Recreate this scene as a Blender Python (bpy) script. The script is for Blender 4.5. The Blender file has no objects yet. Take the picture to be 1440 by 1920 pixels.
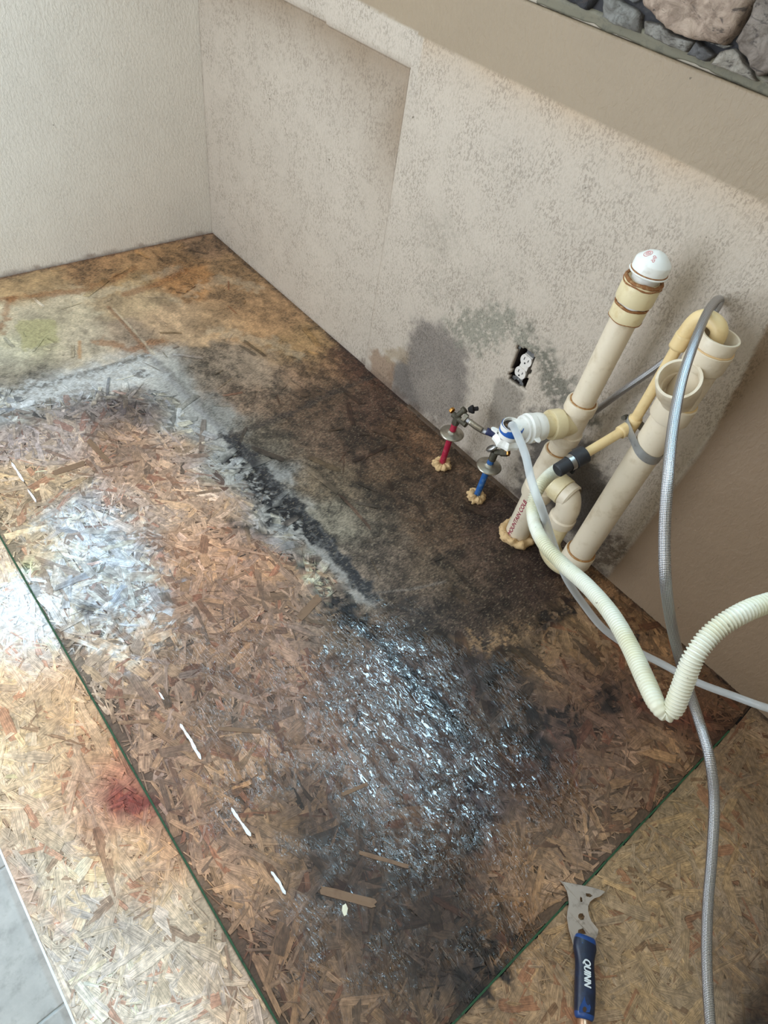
import bpy, math, random
import numpy as np
from mathutils import Vector, Matrix
random.seed(7)
RNG = np.random.default_rng(7)
sc = bpy.context.scene
COL = sc.collection

# ------------------------------------------------------------------ camera
F_PX = 1163.73408
ROT = np.array([[0.63799452, 0.75552405, 0.14881668],
                [0.64353874, -0.41700452, -0.64184509],
                [-0.42287217, 0.50526295, -0.7522556]])      # world -> camera (x right, y down, z forward)
CAM = np.array([2.188, -1.196, 1.24])
cd = bpy.data.cameras.new('camera'); cam = bpy.data.objects.new('camera', cd); COL.objects.link(cam)
cd.sensor_fit = 'VERTICAL'; cd.sensor_height = 32.0; cd.lens = 32.0 * F_PX / 1920.0
cd.clip_start = 0.02
Mw = Matrix(((ROT[0][0], -ROT[1][0], -ROT[2][0], CAM[0]),
             (ROT[0][1], -ROT[1][1], -ROT[2][1], CAM[1]),
             (ROT[0][2], -ROT[1][2], -ROT[2][2], CAM[2]),
             (0, 0, 0, 1)))
cam.matrix_world = Mw
sc.camera = cam

# ------------------------------------------------------------------ light
sc.view_settings.view_transform = 'Standard'
sc.view_settings.look = 'None'
sc.view_settings.gamma = 1.0
sc.view_settings.use_curve_mapping = False
sc.view_settings.exposure = 0.0
sc.cycles.use_denoising = True
sc.cycles.max_bounces = 8
sc.cycles.sample_clamp_indirect = 6
w = bpy.data.worlds.new('sky'); sc.world = w; w.use_nodes = True
w.node_tree.nodes['Background'].inputs[0].default_value = (0.62, 0.80, 1.0, 1)
w.node_tree.nodes['Background'].inputs[1].default_value = 1.0

def area(name, loc, target, sx, sy, power, color, spread=180):
    l = bpy.data.lights.new(name, 'AREA'); l.shape = 'RECTANGLE'; l.size = sx; l.size_y = sy
    l.energy = power; l.color = color; l.spread = math.radians(spread)
    o = bpy.data.objects.new(name, l); COL.objects.link(o); o.location = loc
    d = Vector(target) - Vector(loc)
    o.rotation_euler = d.to_track_quat('-Z', 'Y').to_euler()
    return o
# daylight at the three openings of the room, and an added warm fill under the ceiling
area('daylight_sink_window', (1.65, 0.13, 1.75), (1.65, -1, 1.75), 0.90, 0.84, 46, (0.52, 0.81, 1.0))
area('daylight_side_window', (-0.13, -0.98, 1.65), (1, -0.98, 1.65), 0.52, 0.72, 10, (0.76, 0.88, 1.0))
area('daylight_patio_door', (0.85, -2.24, 1.12), (0.85, 0, 1.12), 1.3, 2.0, 50, (0.84, 0.92, 1.0))
area('warm_ceiling_fill', (2.7, -1.6, 2.36), (2.7, -1.6, 0), 0.9, 0.9, 7, (1.0, 0.86, 0.68))

# ------------------------------------------------------------------ mapping helpers (photo point -> place on a real surface)
def _ray(p):
    return ROT.T @ np.array([p[0] - 720.0, p[1] - 960.0, F_PX])
def on_floor(p, z=0.0):
    r = _ray(p); return CAM + r * ((z - CAM[2]) / r[2])
def on_wall(p, y=0.0):
    r = _ray(p); return CAM + r * ((y - CAM[1]) / r[1])
def on_left(p, x=0.0):
    r = _ray(p); return CAM + r * ((x - CAM[0]) / r[0])
def at_scale(p, mm):
    """point seen at p where one photo pixel spans mm millimetres"""
    return CAM + _ray(p) / F_PX * (mm * F_PX / 1000.0)

def lin(c):
    c = np.asarray(c, float) / 255.0
    return np.where(c <= 0.04045, c / 12.92, ((c + 0.055) / 1.055) ** 2.4)

# ------------------------------------------------------------------ numpy noise
def _h(ix, iy, s):
    n = (ix * 374761393 + iy * 668265263 + s * 974634777) & 0xffffffff
    n = ((n ^ (n >> 13)) * 1274126177) & 0xffffffff
    return ((n ^ (n >> 16)) & 0xffff) / 65535.0
def vnoise(x, y, s=0):
    xi = np.floor(x).astype(np.int64); yi = np.floor(y).astype(np.int64)
    fx = x - xi; fy = y - yi; fx = fx * fx * (3 - 2 * fx); fy = fy * fy * (3 - 2 * fy)
    a = _h(xi, yi, s); b = _h(xi + 1, yi, s); c = _h(xi, yi + 1, s); d = _h(xi + 1, yi + 1, s)
    return (a * (1 - fx) + b * fx) * (1 - fy) + (c * (1 - fx) + d * fx) * fy
def fbm(x, y, f, o=4, s=0):
    r = 0; a = 0.5; t = 0
    for k in range(o):
        r = r + a * vnoise(x * f, y * f, s + k * 17); t += a; a *= 0.55; f *= 2.07
    return r / t
def sstep(a, b, x):
    t = np.clip((x - a) / (b - a), 0, 1); return t * t * (3 - 2 * t)

def d_line(X, Y, pts):
    d = np.full(X.shape, 9.0)
    for (ax, ay), (bx, by) in zip(pts[:-1], pts[1:]):
        vx, vy = bx - ax, by - ay
        t = np.clip(((X - ax) * vx + (Y - ay) * vy) / (vx * vx + vy * vy + 1e-12), 0, 1)
        d = np.minimum(d, np.hypot(X - ax - t * vx, Y - ay - t * vy))
    return d
def d_poly(X, Y, pts):
    """signed distance, negative inside"""
    P = list(pts) + [pts[0]]
    d = d_line(X, Y, P); ins = np.zeros(X.shape, bool)
    for (ax, ay), (bx, by) in zip(P[:-1], P[1:]):
        c = ((ay > Y) != (by > Y)) & (X < (bx - ax) * (Y - ay) / (by - ay + 1e-12) + ax)
        ins ^= c
    return np.where(ins, -d, d)

# ------------------------------------------------------------------ object helpers
def tag(o, label=None, cat=None, group=None, kind=None):
    if label: o['label'] = label
    if cat: o['category'] = cat
    if group: o['group'] = group
    if kind: o['kind'] = kind
    return o
def empty(name, loc, label, cat, group=None):
    o = bpy.data.objects.new(name, None); COL.objects.link(o); o.location = loc
    o.empty_display_size = 0.02
    return tag(o, label, cat, group)
def obj(name, V, Fc, mats, parent=None, smooth=True, uv=None, mi=None):
    """links a mesh given in world coordinates; under a parent it keeps its place"""
    me = bpy.data.meshes.new(name)
    me.from_pydata([tuple(v) for v in V], [], [tuple(f) for f in Fc])
    if not isinstance(mats, (list, tuple)): mats = [mats]
    for m in mats: me.materials.append(m)
    if mi is not None: me.polygons.foreach_set('material_index', np.asarray(mi, dtype=np.int32))
    if smooth: me.polygons.foreach_set('use_smooth', [True] * len(me.polygons))
    if uv is not None:
        ul = me.uv_layers.new(name='UVMap')
        idx = np.empty(len(me.loops), dtype=np.int32); me.loops.foreach_get('vertex_index', idx)
        ul.data.foreach_set('uv', np.asarray(uv, dtype=np.float32)[idx].ravel())
    me.update()
    o = bpy.data.objects.new(name, me); COL.objects.link(o)
    if parent is not None:
        o.parent = parent
        root = parent
        off = Vector((0, 0, 0))
        while root is not None:
            off += root.location; root = root.parent
        o.location = -off
    else:
        # base point as origin
        co = np.array([tuple(v) for v in V]); c = (co.min(0) + co.max(0)) / 2; c[2] = co[:, 2].min()
        me.transform(Matrix.Translation(-Vector(c))); o.location = c
    return o
def vcol(me, name, arr):
    a = me.color_attributes.new(name=name, type='FLOAT_COLOR', domain='POINT')
    b = np.ones((len(me.vertices), 4), dtype=np.float32); b[:, :arr.shape[1]] = arr
    a.data.foreach_set('color', b.ravel())

def frames(P):
    P = np.asarray(P, float); n = len(P)
    T = np.gradient(P, axis=0); T /= np.linalg.norm(T, axis=1)[:, None] + 1e-12
    up = np.array([0, 0, 1.0]) if abs(T[0][2]) < 0.9 else np.array([1.0, 0, 0])
    U = np.cross(T[0], up); U /= np.linalg.norm(U); Us = [U]
    for i in range(1, n):
        U = U - T[i] * (U @ T[i]); U /= np.linalg.norm(U); Us.append(U)
    Us = np.array(Us); return T, Us, np.cross(T, Us)
def spline(P, step=0.004):
    P = np.asarray(P, float); out = []
    Q = np.vstack([2 * P[0] - P[1], P, 2 * P[-1] - P[-2]])
    for i in range(1, len(Q) - 2):
        p0, p1, p2, p3 = Q[i - 1:i + 3]; L = np.linalg.norm(p2 - p1); m = max(2, int(L / step))
        t = np.linspace(0, 1, m, endpoint=False)[:, None]
        out.append(0.5 * ((2 * p1) + (-p0 + p2) * t + (2 * p0 - 5 * p1 + 4 * p2 - p3) * t ** 2 + (-p0 + 3 * p1 - 3 * p2 + p3) * t ** 3))
    out.append(P[-1:]); return np.vstack(out)
def tube(P, r, seg=24, caps=True):
    """P path, r radius or array; returns V,F,uv"""
    P = np.asarray(P, float); n = len(P); r = np.broadcast_to(np.asarray(r, float), (n,))
    T, U, W = frames(P); a = np.linspace(0, 2 * math.pi, seg + 1)
    ca, sa = np.cos(a), np.sin(a)
    V = (P[:, None, :] + r[:, None, None] * (ca[None, :, None] * U[:, None, :] + sa[None, :, None] * W[:, None, :])).reshape(-1, 3)
    L = np.concatenate([[0], np.cumsum(np.linalg.norm(np.diff(P, axis=0), axis=1))])
    uv = np.stack([np.tile(a / (2 * math.pi), n), np.repeat(L, seg + 1)], 1)
    s = seg + 1
    Fc = [(i * s + j, i * s + j + 1, (i + 1) * s + j + 1, (i + 1) * s + j) for i in range(n - 1) for j in range(seg)]
    if caps:
        Fc.append(tuple(range(seg - 1, -1, -1))); Fc.append(tuple((n - 1) * s + j for j in range(seg)))
    return V, Fc, uv
def lathe(A, B, prof, seg=40):
    """profile [(t metres along A->B, r)] revolved about the A->B axis; sharp corners are doubled rows"""
    A = np.asarray(A, float); B = np.asarray(B, float); D = B - A; D /= np.linalg.norm(D)
    P = np.array([A + D * t for t, _ in prof])
    up = np.array([0, 0, 1.0]) if abs(D[2]) < 0.9 else np.array([1.0, 0, 0])
    U = np.cross(D, up); U /= np.linalg.norm(U); W = np.cross(D, U)
    a = np.linspace(0, 2 * math.pi, seg, endpoint=False); V = []
    for p, (_, r) in zip(P, prof):
        V += [p + r * (math.cos(x) * U + math.sin(x) * W) for x in a]
    n = len(prof)
    Fc = [(i * seg + j, i * seg + (j + 1) % seg, (i + 1) * seg + (j + 1) % seg, (i + 1) * seg + j) for i in range(n - 1) for j in range(seg)]
    return V, Fc
def merge(*parts):
    V = []; Fc = []
    for v, f in ((p[0], p[1]) for p in parts):
        o = len(V); V += [tuple(x) for x in v]; Fc += [tuple(i + o for i in g) for g in f]
    return V, Fc
def box(x0, x1, y0, y1, z0, z1):
    V = [(x, y, z) for z in (z0, z1) for y in (y0, y1) for x in (x0, x1)]
    return V, [(0, 2, 3, 1), (4, 5, 7, 6), (0, 1, 5, 4), (2, 6, 7, 3), (0, 4, 6, 2), (1, 3, 7, 5)]
def autosharp(o, deg=35):
    me = o.data
    import bmesh
    bm = bmesh.new(); bm.from_mesh(me)
    lim = math.radians(deg)
    for e in bm.edges:
        if len(e.link_faces) == 2 and e.calc_face_angle(0) > lim: e.smooth = False
    bm.to_mesh(me); bm.free(); return o
def bevel(o, wd, seg=2):
    m = o.modifiers.new('bevel', 'BEVEL'); m.width = wd; m.segments = seg; m.limit_method = 'ANGLE'; return o

# ------------------------------------------------------------------ materials
class N:
    def __init__(s, name):
        s.m = bpy.data.materials.new(name); s.m.use_nodes = True; s.t = s.m.node_tree; s.n = s.t.nodes
        s.b = s.n['Principled BSDF']; s.out = s.n['Material Output']
    def new(s, typ, ins=None, **kw):
        x = s.n.new(typ)
        for k, v in kw.items(): setattr(x, k, v)
        for k, v in (ins or {}).items(): s.set(x.inputs[k], v)
        return x
    def set(s, inp, v):
        if isinstance(v, bpy.types.NodeSocket): s.t.links.new(v, inp)
        else: inp.default_value = v
    def P(s, **kw):
        for k, v in kw.items(): s.set(s.b.inputs[k.replace('_', ' ')], v)
    def math(s, op, a, b=0.0, c=0.0):
        x = s.new('ShaderNodeMath', operation=op)
        for i, v in enumerate((a, b, c)): s.set(x.inputs[i], v)
        return x.outputs[0]
    def mix(s, f, a, b, mode='MIX'):
        x = s.new('ShaderNodeMix', data_type='RGBA', blend_type=mode)
        s.set(x.inputs[0], f); s.set(x.inputs[6], a); s.set(x.inputs[7], b); return x.outputs[2]
    def pos(s): return s.new('ShaderNodeNewGeometry').outputs['Position']
    def mapped(s, v, scale=(1, 1, 1), rot=(0, 0, 0)):
        x = s.new('ShaderNodeMapping', {'Vector': v}); x.inputs['Scale'].default_value = scale; x.inputs['Rotation'].default_value = rot
        return x.outputs[0]
    def noise(s, v, scale, detail=4, rough=0.55, dist=0.0):
        x = s.new('ShaderNodeTexNoise', {'Vector': v, 'Scale': scale, 'Detail': detail, 'Roughness': rough, 'Distortion': dist})
        return x.outputs[0]
    def ramp(s, f, a, b, lo=0.0, hi=1.0):
        x = s.new('ShaderNodeMapRange', {0: f, 1: a, 2: b, 3: lo, 4: hi}); x.interpolation_type = 'SMOOTHSTEP'; return x.outputs[0]
    def bump(s, h, strength=0.3, dist=0.001):
        x = s.new('ShaderNodeBump', {'Height': h, 'Strength': strength, 'Distance': dist}); s.set(s.b.inputs['Normal'], x.outputs[0]); return x
def rgba(c, k=1.0):
    l = lin(c) * k; return (float(l[0]), float(l[1]), float(l[2]), 1)

def plain(name, c, rough=0.5, metal=0.0, spot=None, spot_amt=0.0, scale=60, bump=0.0, k=1.0, coat=0.0):
    n = N(name); p = n.pos()
    col = rgba(c, k)
    if spot is not None:
        f = n.ramp(n.noise(p, scale, 5, 0.6), 0.5, 0.72, 0, spot_amt)
        col = n.mix(f, col, rgba(spot, k))
    n.P(Base_Color=col, Roughness=rough, Metallic=metal, Coat_Weight=coat)
    if bump: n.bump(n.noise(p, scale * 4, 3), bump, 0.001)
    return n.m

M_PVC = plain('aged_pvc', (223, 208, 184), 0.42, spot=(178, 155, 118), spot_amt=0.45, scale=26)
M_PVCY = plain('yellowed_pvc', (224, 208, 168), 0.4, spot=(190, 160, 105), spot_amt=0.5, scale=30)
M_PVCW = plain('white_pvc', (236, 234, 228), 0.35, spot=(190, 180, 160), spot_amt=0.35, scale=50)
M_CPVC = plain('tan_cpvc', (228, 200, 148), 0.42, spot=(196, 160, 105), spot_amt=0.4, scale=40)
M_GLUE = plain('brown_glue', (158, 112, 62), 0.45, spot=(196, 160, 110), spot_amt=0.8, scale=140, bump=0.4)
M_RUST = plain('rusty_grime', (140, 92, 52), 0.8, spot=(190, 160, 115), spot_amt=0.8, scale=160, bump=0.6)
M_RED = plain('red_ink', (150, 40, 68), 0.6)
M_REDI = plain('faded_red_ink', (205, 110, 110), 0.6)
M_BLACK = plain('black_rubber', (38, 38, 42), 0.6, spot=(80, 78, 76), spot_amt=0.4, scale=50)
M_NAVY = plain('navy_sleeve', (42, 48, 86), 0.55)
M_BLUER = plain('blue_ring', (38, 92, 170), 0.4)
M_BLUEP = plain('blue_pex', (36, 92, 158), 0.4, spot=(110, 140, 165), spot_amt=0.7, scale=90)
M_REDP = plain('red_pex', (168, 34, 62), 0.4, spot=(190, 110, 110), spot_amt=0.6, scale=90)
M_STEEL = plain('brushed_steel', (176, 176, 176), 0.32, 1.0, spot=(120, 118, 115), spot_amt=0.5, scale=70)
M_NICKEL = plain('tarnished_chrome', (168, 160, 146), 0.3, 0.85, spot=(95, 90, 80), spot_amt=0.6, scale=55)
M_BRASS = plain('brass', (190, 140, 75), 0.35, 0.9, spot=(90, 70, 45), spot_amt=0.5, scale=120)
M_DBRASS = plain('corroded_brass', (78, 72, 60), 0.6, 0.4, spot=(112, 108, 85), spot_amt=0.6, scale=120, bump=0.5)
M_FOAM = plain('spray_foam', (214, 180, 132), 0.85, spot=(150, 110, 68), spot_amt=0.85, scale=90, bump=0.7)
M_DARK = plain('dark_cavity', (26, 22, 22), 0.9)
M_SLOT = plain('slot_black', (30, 28, 28), 0.8)
M_GREEN = plain('green_edge_seal', (34, 74, 44), 0.7, spot=(20, 30, 20), spot_amt=0.8, scale=120)
M_CAULK = plain('white_caulk', (240, 242, 245), 0.5)
M_WHITE = plain('white_trim', (225, 225, 222), 0.5)
M_HNAVY = plain('navy_grip', (20, 30, 52), 0.38, spot=(34, 50, 84), spot_amt=0.6, scale=50)
M_HBLUE = plain('blue_grip', (30, 68, 128), 0.38)
M_COPPER = plain('copper_tan_cap', (205, 165, 135), 0.3, 0.85)
M_OUTLET = plain('outlet_plastic', (222, 214, 206), 0.4, spot=(190, 175, 160), spot_amt=0.5, scale=120)
M_GALV = plain('galvanised_strap', (112, 112, 112), 0.55, 0.6, spot=(160, 150, 140), spot_amt=0.7, scale=250)
M_BOX = plain('mouldy_box', (58, 48, 46), 0.9, spot=(100, 85, 78), spot_amt=0.6, scale=150)
M_CEIL = plain('ceiling_paint', (215, 212, 205), 0.9)
M_ROOM = plain('room_paint', (190, 178, 160), 0.9)
M_PAPER = plain('torn_paper', (166, 142, 118), 0.85, spot=(112, 82, 60), spot_amt=0.8, scale=70, bump=0.5)

def m_corrugated():
    n = N('white_drain_hose'); p = n.pos()
    f = n.ramp(n.noise(p, 90, 4), 0.66, 0.74, 0, 0.7)
    c = n.mix(f, rgba((226, 225, 210)), rgba((120, 105, 80)))
    c = n.mix(n.ramp(n.noise(p, 9, 2), 0.35, 0.65), c, rgba((240, 234, 212)), 'MULTIPLY')
    n.P(Base_Color=c, Roughness=0.35, Subsurface_Weight=0.15, Subsurface_Radius=(0.01, 0.01, 0.008)); n.b.inputs['Subsurface Scale'].default_value = 0.3
    return n.m
M_CORR = m_corrugated()
def m_braid():
    n = N('braided_steel'); uv = n.new('ShaderNodeUVMap').outputs[0]
    s = n.new('ShaderNodeSeparateXYZ', {0: uv})
    u = n.math('MULTIPLY', s.outputs[0], 2 * math.pi * 12); v = n.math('MULTIPLY', s.outputs[1], 2 * math.pi / 0.0042)
    a = n.math('SINE', n.math('ADD', u, v)); b = n.math('SINE', n.math('SUBTRACT', u, v))
    h = n.math('MULTIPLY', a, b)
    g = n.ramp(h, -0.7, 0.5)
    n.P(Base_Color=n.mix(g, (0.10, 0.10, 0.115, 1), (0.78, 0.78, 0.80, 1)), Roughness=0.3, Metallic=1.0)
    n.bump(h, 0.5, 0.0006); return n.m
M_BRAID = m_braid()
def m_clear():
    n = N('clear_vinyl')
    n.P(Base_Color=(0.78, 0.80, 0.80, 1), Roughness=0.15)
    t = n.new('ShaderNodeBsdfTransparent', {0: (0.93, 0.95, 0.96, 1)})
    lw = n.new('ShaderNodeLayerWeight', {'Blend': 0.35})
    f = n.ramp(lw.outputs['Facing'], 0.0, 0.9, 0.38, 0.85)
    x = n.new('ShaderNodeMixShader', {0: f, 1: t.outputs[0], 2: n.b.outputs[0]})
    n.t.links.new(x.outputs[0], n.out.inputs[0]); return n.m
M_CLEAR = m_clear()
def m_glass():
    n = N('window_glass'); n.P(Base_Color=(1, 1, 1, 1), Roughness=0.02)
    t = n.new('ShaderNodeBsdfTransparent', {0: (0.98, 0.99, 1, 1)})
    x = n.new('ShaderNodeMixShader', {0: 0.06, 1: t.outputs[0], 2: n.b.outputs[0]})
    n.t.links.new(x.outputs[0], n.out.inputs[0]); return n.m
M_GLASS = m_glass()

def m_subfloor():
    """colour attribute Stain holds the wood and stain colour, Mask = (wet, smooth film, speckle)"""
    n = N('stained_strand_board'); p = n.pos()
    a = n.new('ShaderNodeVertexColor', layer_name='Stain').outputs[0]
    k = n.new('ShaderNodeSeparateColor', {0: n.new('ShaderNodeVertexColor', layer_name='Mask').outputs[0]})
    wet, film, spk = k.outputs
    d1 = n.noise(n.mapped(p, (1, 0.45, 1), (0, 0, 0.5)), 260, 6, 0.65)
    d2 = n.noise(p, 70, 5, 0.6)
    f = n.math('MULTIPLY', n.ramp(d1, 0.34, 0.66, 0.45, 1.5), n.ramp(d2, 0.3, 0.7, 0.8, 1.2))
    g = n.new('ShaderNodeCombineColor', {0: f, 1: f, 2: f}).outputs[0]
    c = n.mix(n.ramp(film, 0, 1, 0.42, 1.0), a, n.mix(1.0, a, g, 'MULTIPLY'))
    sp = n.math('MULTIPLY', n.ramp(n.noise(p, 120, 5, 0.7), 0.60, 0.66), spk)
    c = n.mix(sp, c, (0.012, 0.011, 0.013, 1))
    fl = n.ramp(n.noise(n.mapped(p, (1, .45, 1), (0, 0, .6)), 250, 3, 0.6), 0.56, 0.68, 0, 0.42)
    c = n.mix(n.math('MULTIPLY', fl, film), c, n.mix(0.5, c, (0.62, 0.5, 0.34, 1)))
    n.P(Base_Color=c)
    wn = n.ramp(n.noise(n.mapped(p, (0.5, 1, 1)), 38, 4, 0.6, 0.8), 0.37, 0.52)
    wf = n.math('MULTIPLY', wet, n.ramp(wn, 0, 1, 0.12, 1))
    n.P(Roughness=n.ramp(wf, 0.0, 0.8, 0.62, 0.40), Coat_Weight=wf, Coat_Roughness=0.025, Coat_IOR=1.85)
    n.set(n.b.inputs['Specular IOR Level'], n.ramp(wf, 0, 0.7, 0.4, 0.05))
    n.set(n.b.inputs['Specular IOR Level'], n.ramp(wf, 0, 0.7, 0.4, 0.05))
    rip = n.math('ADD', n.ramp(n.noise(n.mapped(p, (0.34, 1, 1)), 120, 3, 0.5, 1.0), 0.40, 0.62), n.math('MULTIPLY', n.noise(n.mapped(p, (0.6, 1, 1)), 34, 2, 0.5, 0.5), 3.0))
    h = n.math('ADD', n.math('MULTIPLY', d1, 0.35), n.math('MULTIPLY', n.math('MULTIPLY', rip, wet), 0.8))
    n.bump(h, 0.8, 0.0012)
    cb = n.new('ShaderNodeBump', {'Height': rip, 'Strength': 1.0, 'Distance': 0.0009})
    n.set(n.b.inputs['Coat Normal'], cb.outputs[0])
    return n.m
M_SUB = m_subfloor()
def m_strand():
    n = N('wood_strands'); p = n.pos()
    a = n.new('ShaderNodeVertexColor', layer_name='Stain').outputs[0]
    k = n.new('ShaderNodeSeparateColor', {0: n.new('ShaderNodeVertexColor', layer_name='Mask').outputs[0]})
    wet, film, spk = k.outputs
    uv = n.new('ShaderNodeUVMap').outputs[0]
    gr = n.noise(n.mapped(uv, (22, 900, 1)), 1.0, 4, 0.6)
    d2 = n.noise(p, 90, 5, 0.65)
    f = n.math('MULTIPLY', n.ramp(gr, 0.34, 0.66, 0.62, 1.24), n.ramp(d2, 0.34, 0.66, 0.74, 1.22))
    g = n.new('ShaderNodeCombineColor', {0: f, 1: f, 2: f}).outputs[0]
    c = n.mix(1.0, a, g, 'MULTIPLY')
    sp = n.math('MULTIPLY', n.ramp(n.noise(p, 120, 5, 0.7), 0.60, 0.66), spk)
    c = n.mix(sp, c, (0.012, 0.011, 0.013, 1))
    n.P(Base_Color=c)
    wn = n.ramp(n.noise(n.mapped(p, (0.5, 1, 1)), 38, 4, 0.6, 0.8), 0.37, 0.52)
    wf = n.math('MULTIPLY', wet, n.ramp(wn, 0, 1, 0.12, 1))
    n.P(Roughness=n.ramp(wf, 0.0, 0.8, 0.60, 0.40), Coat_Weight=wf, Coat_Roughness=0.025, Coat_IOR=1.85)
    n.set(n.b.inputs['Specular IOR Level'], n.ramp(wf, 0, 0.7, 0.4, 0.05))
    rip = n.math('ADD', n.ramp(n.noise(n.mapped(p, (0.34, 1, 1)), 120, 3, 0.5, 1.0), 0.40, 0.62), n.math('MULTIPLY', n.noise(n.mapped(p, (0.6, 1, 1)), 34, 2, 0.5, 0.5), 3.0))
    h = n.math('ADD', n.math('MULTIPLY', gr, 0.35), n.math('MULTIPLY', n.math('MULTIPLY', rip, wet), 0.8))
    n.bump(h, 0.7, 0.0012)
    cb = n.new('ShaderNodeBump', {'Height': rip, 'Strength': 1.0, 'Distance': 0.0009})
    n.set(n.b.inputs['Coat Normal'], cb.outputs[0])
    return n.m
M_STR = m_strand()
def m_wall(name, axes):
    """knock-down textured paint; attribute Stain = colour, Mask.r = how much the pitted texture shows, Mask.g mould speckle"""
    n = N(name); p = n.pos()
    a = n.new('ShaderNodeVertexColor', layer_name='Stain').outputs[0]
    k = n.new('ShaderNodeSeparateColor', {0: n.new('ShaderNodeVertexColor', layer_name='Mask').outputs[0]})
    t1 = n.noise(n.mapped(p, axes), 230, 4, 0.55, 0.5)
    t2 = n.noise(n.mapped(p, axes), 480, 3, 0.6, 0.3)
    pit = n.ramp(n.math('ADD', n.math('MULTIPLY', t1, 0.6), n.math('MULTIPLY', t2, 0.4)), 0.485, 0.56)
    big = n.noise(p, 14, 4, 0.6)
    dirt = n.math('MULTIPLY', n.math('MULTIPLY', pit, n.ramp(big, 0.36, 0.62, 0.3, 1.0)), k.outputs[0])
    c = n.mix(n.math('MULTIPLY', dirt, 0.52), a, n.mix(0.8, a, rgba((128, 116, 100)), 'MULTIPLY'))
    c2 = n.math('MULTIPLY', n.ramp(n.noise(p, 240, 5, 0.7), 0.50, 0.62), k.outputs[1])
    c = n.mix(n.math('MULTIPLY', c2, 0.8), c, rgba((62, 58, 52)))
    sp = n.ramp(n.noise(p, 55, 2, 0.5), 0.775, 0.79, 0, 0.8)
    c = n.mix(sp, c, rgba((95, 82, 66)))
    n.P(Base_Color=c, Roughness=0.55)
    h = n.ramp(n.noise(n.mapped(p, axes), 120, 4, 0.55, 0.4), 0.35, 0.65)
    n.bump(h, 0.42, 0.0012)
    return n.m
M_WALL = m_wall('long_wall_paint', (1.0, 1.0, 0.55))
M_WALLL = m_wall('left_wall_paint', (1.0, 1.0, 0.55))
def m_tile():
    n = N('grey_stone_tile'); p = n.pos()
    c = n.mix(n.ramp(n.noise(p, 9, 6, 0.65), 0.3, 0.7), rgba((164, 163, 160)), rgba((192, 190, 185)))
    c = n.mix(n.ramp(n.noise(p, 60, 4, 0.6), 0.45, 0.75, 0, 0.5), c, rgba((128, 126, 122)))
    n.P(Base_Color=c, Roughness=0.45); n.bump(n.noise(p, 80, 4), 0.15, 0.001); return n.m
M_TILE = m_tile(); M_GROUT = plain('pale_grout', (186, 190, 190), 0.8)
def m_stone():
    n = N('veneer_stone'); p = n.pos()
    a = n.new('ShaderNodeVertexColor', layer_name='Stain').outputs[0]
    c = n.mix(n.ramp(n.noise(p, 28, 6, 0.65, 1.2), 0.35, 0.65, 0, 0.75), a, n.mix(1.0, a, rgba((150, 140, 132)), 'MULTIPLY'))
    c = n.mix(n.ramp(n.noise(n.mapped(p, (1, 1, 2.2), (0, .7, 0)), 22, 5, 0.7, 2.0), 0.56, 0.66, 0, 0.8), c, rgba((70, 62, 58)))
    n.P(Base_Color=c, Roughness=0.8)
    n.bump(n.noise(p, 60, 8, 0.65, 0.6), 0.9, 0.006); return n.m
M_STONE = m_stone()
M_MORTAR = plain('dark_mortar', (58, 56, 58), 0.95, spot=(85, 82, 78), spot_amt=0.6, scale=90, bump=0.5)
M_LEDGE = plain('grey_caulk_line', (128, 122, 104), 0.7, spot=(104, 100, 88), spot_amt=0.8, scale=70, bump=0.3)

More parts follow.
